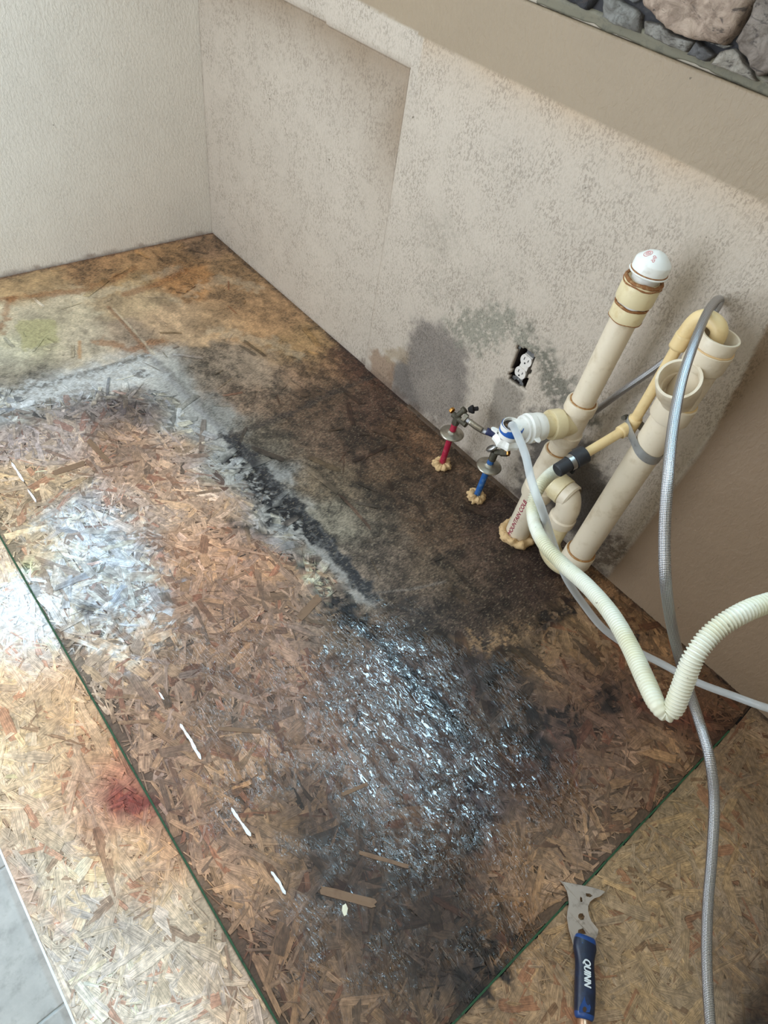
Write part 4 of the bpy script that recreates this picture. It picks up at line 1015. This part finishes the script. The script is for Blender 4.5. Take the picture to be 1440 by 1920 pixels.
axis_part('elbow_hub', (AX, AY, 0.150), (AX, AY, 1), [(0, R1), (0, .0315), (0.003, .0325), (0.022, .0325), (0.026, .029)], M_PVC)
ub = [(AX, AY, 0.160), (AX, AY, 0.120)]
for k in range(0, 13):
    a_ = math.pi * k / 12; ub.append((AX + (PX - AX) * (1 - math.cos(a_)) / 2, AY + (PY - AY) * (1 - math.cos(a_)) / 2, 0.085 - 0.040 * math.sin(a_)))
ub.append((PX, PY, 0.12))
V, Fc, _ = tube(spline(ub, 0.004), R1 + 0.002, 32, False); obj('return_bend', V, Fc, M_PVCY, drain)
axis_part('standpipe_hub', (PX, PY, 0.088), (PX, PY, 1), [(0, .029), (0, .0350), (0.004, .0368), (0.038, .0368), (0.042, .0355), (0.042, .031)], M_PVC)
ring('glue_bead', (PX, PY, 0.131), Zd, 0.0325, 0.0026, M_GLUE, drain)
PR = 0.0305
axis_part('standpipe', (PX, PY, 0.10), (PX, PY, 1), [(0, PR), (0.475, PR)], M_PVC)
# wye at the top of the standpipe: straight run with funnel hub, branch open towards the room
WZ = 0.555
axis_part('wye_lower_hub', (PX, PY, WZ), (PX, PY, 1), [(0, PR), (0, .0360), (0.003, .0372), (0.036, .0372), (0.040, .0335)], M_PVC)
axis_part('wye_run', (PX, PY, WZ + .03), (PX, PY, 1), [(0, .0325), (0.10, .0325)], M_PVC)
axis_part('wye_run_hub', (PX, PY, 0.672), (PX, PY, 1), [(0, .031), (0, .0355), (0.003, .0370), (0.036, .0370), (0.038, .0355), (0.039, .0335), (0.060, .0335), (0.062, .0325), (0.062, .0290), (0.060, .0285), (0.01, .0280), (0.01, 0)], M_PVC)
ring('glue_bead', (PX, PY, 0.7105), Zd, 0.0345, 0.0016, plain('pale_glue', (216, 180, 130), .4), drain)
ring('glue_bead', (PX, PY, WZ + .039), Zd, 0.0335, 0.0018, plain('yellow_glue', (222, 192, 140), .4), drain)
wb = Vector((-0.06, -0.80, 0.95)).normalized()
w0 = Vector((PX, PY, WZ + 0.036))
axis_part('wye_branch', w0, w0 + wb, [(0.0, .0290), (0.050, .0330), (0.056, .0372), (0.095, .0378), (0.097, .0370), (0.097, .0325), (0.094, .0315), (0.060, .0310), (0.060, .0275), (0.03, .0265), (0.0, 0.0)], M_PVC)

# ------------------------------------------------------------------ tan condensate line with its rubber reducer
cx, cy = 1.866, -0.118
line_ = empty('condensate_line', (cx, cy, 0.40), 'thin tan pipe looping over into the rear standpipe opening, with a black rubber reducer', 'pipe')
def ptube(name, P, r, m, parent, seg=20, step=0.004, caps=True):
    V, Fc, uv = tube(spline(P, step), r, seg, caps); return obj(name, V, Fc, m, parent, uv=uv)
ptube('riser', [(cx, cy, 0.485), (cx, cy, 0.56), (cx - .002, cy, 0.685)], 0.0105, M_CPVC, line_)
ptube('tee_body', [(cx, cy, 0.468), (cx, cy, 0.508)], 0.0135, M_CPVC, line_)
q0 = Vector((cx, cy, 0.486)); q1 = Vector((1.843, -0.255, 0.438)); qd = (q1 - q0).normalized()
ptube('tee_body', [q0, q0 + qd * 0.028], 0.0135, M_CPVC, line_)
ptube('outlet_arm', [q0, q1 - qd * 0.02], 0.0100, M_CPVC, line_)
zz = 0.735
ptube('u_bend', [(cx - .002, cy, 0.672), (cx - .002, cy, 0.708), (cx + .003, cy, 0.733), (cx + .016, cy - .001, 0.744), (cx + .036, cy - .003, 0.744), (cx + .048, cy - .004, 0.734), (cx + .051, cy - .005, 0.712)], 0.0138, M_CPVC, line_)
ptube('u_bend_hub', [(cx - .002, cy, 0.672), (cx - .002, cy, 0.700)], 0.0152, M_CPVC, line_)
rr0 = q1 - qd * 0.030
rub = axis_part('rubber_reducer', rr0, rr0 + qd, [(0, .010), (0, .0185), (0.026, .0185), (0.028, .0150), (0.066, .0142), (0.068, .012), (0.068, 0)], M_BLACK, line_, 30)
V, Fc = lathe(rr0, rr0 + qd, [(0.029, .0155), (0.029, .0162), (0.039, .0162), (0.039, .0155)], 30)
autosharp(obj('steel_band', V, Fc, M_STEEL, rub))
V, Fc = box(-.004, .004, -.003, .003, -.005, .005)
b_ = rr0 + qd * .034 + Vector((0.012, -.002, -.012)); obj('band_screw', [(b_.x + a, b_.y + c, b_.z + d) for a, c, d in V], Fc, M_DARK, rub, smooth=False)
# steel strap round the standpipe and the tan riser
def strap():
    A = np.array([PX, PY]); B = np.array([cx, cy]); ra, rb = PR + 0.0010, 0.0142
    d = B - A; D = np.linalg.norm(d); th = math.atan2(d[1], d[0]); be = math.acos((ra - rb) / D)
    pts = []
    for t in np.linspace(th + be, th + 2 * math.pi - be, 40): pts.append(A + ra * np.array([math.cos(t), math.sin(t)]))
    for t in np.linspace(th - be, th + be, 16): pts.append(B + rb * np.array([math.cos(t), math.sin(t)]))
    n = len(pts); V = []
    cen = (A + B) / 2
    for z in (-.010, .010):
        for o_ in (0, .0009):
            for p in pts:
                e = (p - cen) / np.linalg.norm(p - cen); V.append((p[0] + e[0] * o_, p[1] + e[1] * o_, 0.476 + z + (p[0] - PX) * -0.28))
    Fc = []
    for i in range(n):
        j = (i + 1) % n
        Fc += [(i, j, 2 * n + j, 2 * n + i), (n + i, 3 * n + i, 3 * n + j, n + j), (i, n + i, n + j, j), (2 * n + i, 2 * n + j, 3 * n + j, 3 * n + i)]
    return V, Fc
st = empty('pipe_strap', (PX, PY, 0.45), 'steel band clamp strapping the thin tan riser to the standpipe', 'clamp')
V, Fc = strap(); autosharp(obj('band', V, Fc, plain('strap_steel', (170, 170, 168), 0.35, 0.55, spot=(110, 108, 104), spot_amt=0.5, scale=70), st))
V, Fc = lathe((cx - .019, cy + .006, .494), (cx - .019, cy - .014, .498), [(0, 0), (0, .005), (.016, .005), (.016, 0)], 8)
obj('clamp_screw', V, Fc, M_DBRASS, st, smooth=False)

# ------------------------------------------------------------------ supply risers with shut-off valves
def riser(name, base, tops, pexm, label, hot):
    root = empty(name, (base[0], base[1], 0), label, 'water valve', 'supply shut-off valves by the wall')
    bx_, by_ = base; H = tops
    ptube('supply_pipe', [(bx_, by_, -0.005), (bx_ + .001, by_, 0.08), (bx_ + .002, by_, H)], 0.0088, pexm, root)
    foam((bx_, by_), 0.0085, 0.012, M_FOAM, root, 11 if hot else 23, 0.013)
    V, Fc = lathe((bx_ + .002, by_, 0.128), (bx_ + .002, by_, 1), [(0.0, .0335), (0.0012, .0338), (0.0035, .030), (0.007, .018), (0.009, .0115), (0.012, .0105), (0.012, .0088), (0.006, .0092), (0.0, .030), (0.0, .0335)], 44)
    obj('escutcheon', V, Fc, M_NICKEL, root)
    return root
hot = riser('hot_water_valve', (1.448, -0.108), 0.170, M_REDP, 'red hot water riser with chrome collar and corroded brass valve feeding the hose', True)
cold = riser('cold_water_valve', (1.593, -0.110), 0.166, M_BLUEP, 'blue cold water riser with chrome collar and bare brass outlet', False)
def W(px, y): return Vector(on_wall(px, y))
# hot valve body
hb = Vector((1.451, -0.108, 0.176))
V, Fc = merge(lathe(hb - Vector((0, 0, .012)), hb + Vector((0, 0, 1)), [(0, .0), (0, .0105), (.014, .0105), (.016, .009), (.03, .009), (.034, 0)], 8),
              lathe(hb + Vector((-.016, .0, .010)), hb + Vector((1, .02, .010)), [(0, 0), (0, .0085), (.05, .0085), (.052, 0)], 12),
              lathe(hb + Vector((0, 0, .018)), hb + Vector((.35, .6, 1)), [(0, .007), (.018, .007), (.018, .010), (.026, .010), (.028, 0)], 12))
autosharp(obj('valve_body', V, Fc, M_DBRASS, hot))
V, Fc = lathe(hb + Vector((.012, .022, .036)), hb + Vector((.40, .35, .30)), [(0, 0), (0, .0065), (.010, .012), (.014, .012), (.016, .006), (.026, .006), (.028, 0)], 10)
autosharp(obj('valve_handle', V, Fc, M_DARK, hot))
V, Fc = lathe(hb + Vector((-.028, .004, .014)), hb + Vector((-1, .05, .10)), [(0, .0085), (.006, .0085), (.008, .0078), (.008, 0)], 6)
V = [(x + .006, y, z) for x, y, z in V]
autosharp(obj('outlet_cap', V, Fc, M_BRASS, hot))
# cold valve body with oval lever
cb_ = Vector((1.596, -0.110, 0.165))
V, Fc = merge(lathe(cb_ - Vector((0, 0, .012)), cb_ + Vector((0, 0, 1)), [(0, 0), (0, .0100), (.024, .0100), (.028, .008), (.030, 0)], 12),
              lathe(cb_ + Vector((0, 0, .016)), cb_ + Vector((.8, .35, .45)), [(0, .008), (.016, .008), (.016, .0105), (.034, .0105), (.034, 0)], 8))
autosharp(obj('valve_body', V, Fc, M_DBRASS, cold))
V, Fc = lathe(cb_ + Vector((.0215, .0095, .0275)), cb_ + Vector((.62, .28, .44)), [(0.002, .0100), (.012, .0098), (.013, .0065), (.006, .006), (.006, 0)], 6)
autosharp(obj('outlet_fitting', V, Fc, M_BRASS, cold))
lv = []
for k in range(20):
    a_ = 2 * math.pi * k / 20; lv.append((0.009 * math.cos(a_), 0.017 * math.sin(a_)))
ld = Vector((-.55, -.55, .62)).normalized(); lu = ld.orthogonal().normalized(); lu = (Vector((0.25, -.1, 1)) - ld * Vector((0.25, -.1, 1)).dot(ld)).normalized(); lx = lu.cross(ld)
lc = cb_ + Vector((-.008, -.004, .022))
V = [tuple(lc + lx * u * s + lu * v * s + ld * d) for d, s in ((0, 1), (.005, 1.0), (.008, .8)) for u, v in lv]
Fc = [tuple(range(20))[::-1], tuple(range(40, 60))] + [(r_ * 20 + k, r_ * 20 + (k + 1) % 20, (r_ + 1) * 20 + (k + 1) % 20, (r_ + 1) * 20 + k) for r_ in range(2) for k in range(20)]
obj('valve_handle', V, Fc, M_STEEL, cold)

# ------------------------------------------------------------------ braided hose: from the hot valve, behind the stack, up and over, down to the floor side
hose = empty('braided_hose', tuple(W((873, 783), -0.10)), 'braided steel supply hose looping over the standpipe and hanging down past the scraper', 'hose')
P1 = [W((872, 783), -.105), W((885, 795), -.10), W((905, 808), -.085), W((930, 815), -.07), W((950, 820), -.062), W((1010, 815), -.045), W((1060, 800), -.040), W((1110, 774), -.045), W((1170, 731), -.06), W((1235, 686), -.065), W((1290, 640), -.065), W((1333, 592), -.075)]
top = at_scale((1347, 562), 0.90)
P2 = [at_scale((1350, 566), 0.955), at_scale((1343, 563), 0.93), at_scale((1325, 588), 0.88), at_scale((1300, 648), 0.80), at_scale((1278, 715), 0.74), at_scale((1262, 800), 0.69), at_scale((1252, 900), 0.66), at_scale((1246, 1000), 0.66),
      at_scale((1249, 1100), 0.67), at_scale((1263, 1190), 0.73), at_scale((1286, 1275), 0.76), at_scale((1310, 1350), 0.765), at_scale((1330, 1420), 0.745), at_scale((1339, 1500), 0.745), at_scale((1335, 1600), 0.745), at_scale((1327, 1700), 0.745), at_scale((1325, 1800), 0.74), at_scale((1330, 1900), 0.73), at_scale((1338, 1990), 0.72)]
pts = [tuple(p) for p in P1] + [tuple(p) for p in P2]
V, Fc, uv = tube(spline(pts[:12] + pts[12:], 0.004), 0.0072, 24, True)
obj('braided_tube', V, Fc, M_BRAID, hose, uv=uv)
V, Fc, uv = tube(spline([W((912, 808), -.083), W((930, 815), -.07), W((950, 820), -.062), W((985, 818), -.05)], .004), 0.0098, 20); obj('protective_sleeve', V, Fc, M_NAVY, hose)['label'] = 'navy blue sleeve'
V, Fc, uv = tube(spline([W((880, 790), -.102), W((890, 798), -.097), W((904, 807), -.087)], .004), 0.0082, 20); obj('crimp_collar', V, Fc, M_NICKEL, hose)
V, Fc = lathe(W((869, 780), -.107), W((884, 793), -.100), [(0, 0), (0, .011), (.010, .011), (.012, .009), (.014, 0)], 8); autosharp(obj('hose_nut', V, Fc, M_NICKEL, hose))

# ------------------------------------------------------------------ white corrugated drain hose
ch = empty('drain_hose', tuple(at_scale((1046, 880), 1.10)), 'white corrugated drain hose sagging from the black rubber reducer to the right edge', 'hose')
Q = [((1052, 876), 1.13), ((1028, 893), 1.11), ((1008, 918), 1.09), ((999, 950), 1.085), ((1003, 985), 1.05), ((1022, 1022), 1.00), ((1055, 1058), 0.96), ((1100, 1098), 0.90), ((1145, 1150), 0.84), ((1180, 1210), 0.79), ((1210, 1275), 0.74),
     ((1232, 1322), 0.71), ((1247, 1338), 0.705), ((1262, 1330), 0.70), ((1280, 1285), 0.69), ((1302, 1230), 0.68), ((1338, 1185), 0.68), ((1385, 1153), 0.68), ((1440, 1131), 0.69), ((1520, 1115), 0.70)]
P = spline([at_scale(p, s) for p, s in Q], 0.0008)
L = np.concatenate([[0], np.cumsum(np.linalg.norm(np.diff(P, axis=0), axis=1))])
kink = np.linalg.norm(P - at_scale((1247, 1338), 0.705), axis=1); km = 1 - sstep(0.005, 0.05, kink)
amp = 0.0016 * (1 - 0.7 * km * (L < L[kink.argmin()]))
sm2 = np.exp(-((np.linalg.norm(P - at_scale((1000, 970), 1.05), axis=1)) / 0.03) ** 2)
rad = 0.0120 + amp * np.sin(2 * math.pi * L / 0.0050) * (1 - 0.5 * sm2) - 0.0022 * np.exp(-(kink / 0.012) ** 2)
rad = rad * np.interp(L, [0, 0.06, 0.14], [1.05, 0.98, 1.0])
V, Fc, uv = tube(P, rad, 24, True); obj('corrugated_tube', V, Fc, M_CORR, ch, uv=uv)

# ------------------------------------------------------------------ clear vinyl tube
ct = empty('clear_tube', tuple(ec), 'translucent vinyl tube rising from the blue-ringed elbow and trailing to the right along the wall', 'tube')
Q = [((970, 812), None, ec + Vector((0, 0, 0.0))), ((968, 798), 1.10, None), ((984, 850), 1.07, None), ((995, 896), 1.045, None), ((1005, 927), 1.03, None), ((1017, 958), 1.035, None), ((1038, 1022), 1.09, None), ((1062, 1084), 1.13, None), ((1095, 1134), 1.18, None), ((1132, 1179), 1.20, None), ((1180, 1213), 1.21, None),
     ((1240, 1244), 1.20, None), ((1307, 1279), 1.17, None), ((1373, 1304), 1.14, None), ((1440, 1328), 1.10, None), ((1520, 1350), 1.08, None)]
P = [v if v is not None else Vector(at_scale(p, s)) for p, s, v in Q]
# arch over the lip of the elbow, then fall outwards
P[0] = ec + Vector((0.000, 0, 0.006)); P[1] = ec + Vector((0.008, -0.012, 0.030))
V, Fc, uv = tube(spline([tuple(p) for p in P], 0.004), 0.0082, 22, True); obj('vinyl_tube', V, Fc, M_CLEAR, ct)

# ------------------------------------------------------------------ painter's scraper
def scraper():
    root = empty('scraper', tuple(on_floor((1090, 1800))), 'multi-purpose painter scraper with steel blade and blue and black grip', 'scraper')
    c = lambda p: (1020 + p[0] / 6.4, 1620 + p[1] / 6.4)
    out = [(205, 185), (240, 205), (330, 222), (470, 250), (600, 278), (722, 318), (738, 332), (680, 385), (610, 408), (560, 448), (535, 500), (532, 560), (545, 625), (570, 690), (615, 745), (648, 790), (640, 850), (610, 910), (560, 960), (420, 960), (400, 1060), (402, 1112), (370, 1040), (335, 910),
           (300, 770), (284, 640), (292, 560), (312, 480), (308, 400), (292, 320), (255, 245)]
    holes = [[(435, 590), (470, 590), (494, 628), (480, 670), (440, 675), (412, 640), (415, 608)], [(510, 345), (560, 350), (595, 378), (560, 398), (515, 385)], [(445, 385), (468, 400), (475, 445), (452, 460), (438, 430)], [(410, 790), (470, 770), (510, 840), (400, 850)]]
    z = 0.012
    cu = bpy.data.curves.new('blade', 'CURVE'); cu.dimensions = '2D'; cu.fill_mode = 'BOTH'; cu.extrude = 0.0011; cu.bevel_depth = 0.0003
    for pg in [out] + holes:
        s = cu.splines.new('POLY'); s.points.add(len(pg) - 1); s.use_cyclic_u = True
        for i, p in enumerate(pg):
            w_ = on_floor(c(p), z); s.points[i].co = (w_[0], w_[1], 0, 1)
    t = bpy.data.objects.new('t', cu); me = bpy.data.meshes.new_from_object(t); bpy.data.objects.remove(t)
    V = [(v.co.x, v.co.y, v.co.z + z - 0.008 * max(0, min(1, (p_blade(v.co)) ))) for v in me.vertices]; Fc = [tuple(p.vertices) for p in me.polygons]; bpy.data.meshes.remove(me)
    obj('blade', V, Fc, plain('scraper_steel', (168, 152, 138), 0.42, 0.5, spot=(96, 84, 72), spot_amt=0.7, scale=60), root, smooth=False)
    # grip: centre line and half width / half height
    Lc = [((505, 862), 118, .007), ((505, 885), 124, .0105), ((490, 930), 142, .0125), ((488, 990), 150, .0135), ((486, 1060), 136, .0135), ((486, 1130), 116, .0135), ((488, 1220), 112, .014), ((490, 1320), 118, .0145), ((492, 1450), 124, .0145), ((492, 1600), 124, .014), ((486, 1720), 120, .0135), ((482, 1800), 116, .013), ((480, 1855), 108, .012), ((480, 1875), 96, .010)]
    P = [Vector(on_floor(c(p), 0.0145)) for p, _, _ in Lc]; seg = 36; V = []; Fc = []
    for i, (P_, (_, hw, hh)) in enumerate(zip(P, Lc)):
        d = (P[min(i + 1, len(P) - 1)] - P[max(i - 1, 0)]).normalized(); s = Vector((0, 0, 1)).cross(d)
        wv = hw / 6.4 * 0.86e-3
        for k in range(seg):
            a_ = 2 * math.pi * k / seg; ca, sa = math.cos(a_), math.sin(a_)
            V.append(tuple(P_ + s * wv * math.copysign(abs(ca) ** 0.8, ca) + Vector((0, 0, hh * math.copysign(abs(sa) ** 0.8, sa)))))
    n = len(P)
    for i in range(n - 1):
        for k in range(seg): Fc.append((i * seg + k, i * seg + (k + 1) % seg, (i + 1) * seg + (k + 1) % seg, (i + 1) * seg + k))
    Fc += [tuple(range(seg))[::-1], tuple((n - 1) * seg + k for k in range(seg))]
    mi = [0] * len(Fc)
    for i in range(n - 1):
        for k in range(seg):
            if i < 2 or i >= 11: mi[i * seg + k] = 1
    g = obj('grip', V, Fc, [M_HNAVY, M_HBLUE], root, mi=mi)
    sb = g.modifiers.new('smooth', 'SUBSURF'); sb.levels = 1; sb.render_levels = 1
    def deck(pg, name, m, z_=0.0288, th=0.0008):
        n = len(pg); W_ = [on_floor(c(p), z_) for p in pg]
        V = [(w_[0], w_[1], z_ - 0.004) for w_ in W_] + [(w_[0], w_[1], z_ + th) for w_ in W_]
        return obj(name, V, [tuple(range(n))[::-1], tuple(range(n, 2 * n))] + [(i, (i + 1) % n, n + (i + 1) % n, n + i) for i in range(n)], m, g, smooth=False)
    for (y_, h_) in ((935, 14), (985, 16), (1035, 16)):
        bevel(deck([(455, y_), (545, y_ + 12), (548, y_ + 12 + h_ * 1.6), (455, y_ + h_ * 1.6)], 'grip_ridge', M_HBLUE, 0.0262), 0.0008)
    deck([(497, 1545), (515, 1600), (560, 1720), (545, 1780), (430, 1780), (432, 1720), (482, 1600)], 'grip_inlay', M_HBLUE, 0.0272)
    deck([(486 + 24 * math.cos(t_), 1745 + 34 * math.sin(t_)) for t_ in np.linspace(0, 6.28, 16, endpoint=False)], 'hanging_hole', plain('hole_brown', (70, 52, 38), .9), 0.0276)
    e0 = Vector(on_floor(c((480, 1868)), 0.0145)); e1 = Vector(on_floor(c((478, 1990)), 0.0145))
    V, Fc = lathe(e0, e1, [(0, .0105), (.001, .0112), (.018, .0112), (.020, .009), (.020, 0)], 28); autosharp(obj('hammer_end', V, Fc, M_COPPER, root))
    # maker's lettering reading towards the end of the grip
    cu = bpy.data.curves.new('t', 'FONT'); cu.body = 'QUINN'; cu.size = 0.0175; cu.align_x = 'CENTER'; cu.align_y = 'CENTER'; cu.shear = 0.2
    t = bpy.data.objects.new('t', cu); me = bpy.data.meshes.new_from_object(t); bpy.data.objects.remove(t)
    A = Vector(on_floor(c((512, 1140)), 0.0292)); B = Vector(on_floor(c((518, 1470)), 0.0292)); d = (B - A).normalized(); s = Vector((0, 0, 1)).cross(d)
    xs = [v.co.x for v in me.vertices]; kx = (B - A).length / (max(xs) - min(xs)); M0 = (A + B) / 2 + Vector((0, 0, 0.0008))
    base = [M0 + d * v.co.x * kx + s * v.co.y * 0.92 for v in me.vertices]; fb = [tuple(p.vertices) for p in me.polygons]
    V, Fc = merge(*[([tuple(q + d * a + s * b + Vector((0, 0, h))) for q in base], fb) for a, b, h in ((0, 0, 0), (.0006, 0, .00005), (-.0006, 0, .0001), (0, .0004, .00015), (0, -.0004, .0002))])
    obj('lettering', V, Fc, plain('white_print', (225, 232, 236), .5), g, smooth=False); bpy.data.meshes.remove(me)
def p_blade(co):
    a_ = on_floor((1055, 1652), .012); b2 = on_floor((1098, 1750), .012); d = Vector(b2) - Vector(a_)
    t = (Vector((co.x, co.y, 0)) - Vector((a_[0], a_[1], 0))).dot(Vector((d.x, d.y, 0))) / d.length_squared
    return 1 - t
scraper()

# ------------------------------------------------------------------ small leftovers on the floor
def flake(name, pts, z, th, m, label, cat, group):
    W_ = [on_floor(p, 0.001) for p in pts]; n = len(W_)
    V = [(a[0], a[1], z) for a in W_] + [(a[0] + RNG.uniform(-.0005, .0005), a[1], z + th * RNG.uniform(.6, 1.2)) for a in W_]
    o = obj(name, V, [tuple(range(n))[::-1], tuple(range(n, 2 * n))] + [(i, (i + 1) % n, n + (i + 1) % n, n + i) for i in range(n)], m, smooth=False)
    return tag(o, label, cat, group)
def ragged(P, wd):
    A = []; B = []
    P = [np.array(p, float) for p in P]; out = []
    for a, b in zip(P[:-1], P[1:]):
        m = max(2, int(np.linalg.norm(b - a) / 4))
        out += [a + (b - a) * t for t in np.linspace(0, 1, m, endpoint=False)]
    out.append(P[-1])
    for i, p in enumerate(out):
        d = out[min(i + 1, len(out) - 1)] - out[max(i - 1, 0)]; d /= np.linalg.norm(d); s = np.array([-d[1], d[0]])
        k = 0.25 if i in (0, len(out) - 1) else 0.35 + 1.5 * float(fbm(np.array([p[0] + P[0][0]]), np.array([p[1]]), 0.12, 2, 5)[0])
        A.append(tuple(p + s * wd * k)); B.append(tuple(p - s * wd * (0.25 + 1.4 * float(fbm(np.array([p[0]]), np.array([p[1] + 77]), 0.12, 2, 9)[0])) * (k if k < .3 else 1)))
    return A + B[::-1]
def splint(A, B, wd):
    A = np.array(A, float); B = np.array(B, float); d = B - A; L = np.linalg.norm(d); d /= L; s = np.array([-d[1], d[0]])
    q = [(0, -.8), (.02, -.3), (.0, .2), (.03, .9), (.3, 1.0), (.6, .9), (.93, 1.0), (1.0, .5), (.96, .1), (1.0, -.5), (.95, -1), (.55, -.9), (.25, -1.0)]
    return [tuple(A + d * L * t + s * wd * k) for t, k in q]
CG = 'white caulk remnants in line on the boards'
for P_, wd, lb in (([(22, 868), (45, 903)], 3, 'short white caulk remnant nearest the left edge of the photo'),
                   ([(52, 918), (68, 942)], 3, 'tiny white caulk crumb strip just below the leftmost remnant'),
                   ([(338, 1358), (356, 1385), (377, 1424)], 4.5, 'long white caulk remnant in the middle of the scored line'),
                   ([(298, 1298), (308, 1312)], 3, 'small white caulk crumb above the long remnant'),
                   ([(434, 1515), (450, 1540), (470, 1568)], 4.5, 'white caulk remnant second from the bottom of the scored line'),
                   ([(508, 1634), (520, 1650), (535, 1677)], 4.5, 'white caulk remnant lowest on the scored line')):
    flake('caulk_strip', ragged(P_, wd * 0.6), 0.0008, 0.0022, M_CAULK, lb, 'caulk', CG)
flake('paint_chip', [(642, 1698), (648, 1694), (652, 1703), (650, 1716), (645, 1718), (641, 1708)], 0.0012, 0.0016, plain('cream_chip', (226, 220, 196), .6), 'small cream paint chip on the dark soaked strands', 'paint chip', None)
# big loose strands seen lying in the rot
M_CHIP = plain('loose_strand_wood', (124, 96, 72), 0.6, spot=(104, 76, 56), spot_amt=0.7, scale=60)
for A, B, wd, lb in (((600, 1668), (706, 1696), 9, 'broad loose wood strand on the black soaked patch'), ((366, 1195), (428, 1122), 0, ''), ((560, 1160), (600, 1118), 8, 'pale loose strand at the top of the wet patch'),
                     ((672, 1598), (768, 1626), 4, 'thin glistening strand below the wet shine'), ((640, 1490), (690, 1470), 4, 'short strand at the left side of the wet shine'), ((410, 1366), (490, 1372), 4, 'narrow strand lying across the scored line'),
                     ((100, 888), (160, 868), 5, 'pale strand near the left edge behind the white residue'), ((165, 825), (205, 868), 5, 'tan strand pointing down beside the grey footprint corner')):
    if wd: flake('wood_strand', splint(A, B, wd), 0.0010, 0.0014, M_CHIP, lb, 'wood strand', 'loose wood strands on the rotten board')
# torn paper face at the foot of the wall
W_ = [on_wall(p) for p in [(709, 652), (722, 664), (743, 682), (742, 692), (735, 722), (728, 738), (704, 712), (706, 680)]]
V = [(a[0], -0.0006, a[2]) for a in W_] + [(a[0], -0.0028, a[2]) for a in W_]; n = len(W_)
tag(obj('torn_paper', V, [tuple(range(n))[::-1], tuple(range(n, 2 * n))] + [(i, (i + 1) % n, n + (i + 1) % n, n + i) for i in range(n)], M_PAPER, smooth=False), 'torn brown wallboard paper flap at the foot of the long wall', 'paper')
# dark screw hole mark
V, Fc = lathe(on_wall((701, 381)), on_wall((701, 381)) - np.array([0, 1, 0]), [(0, .0026), (.0012, .0024), (.0012, 0)], 14)
tag(obj('wall_screw', V, Fc, M_RUST), 'small rusty screw head in the long wall above the torn paper', 'screw')
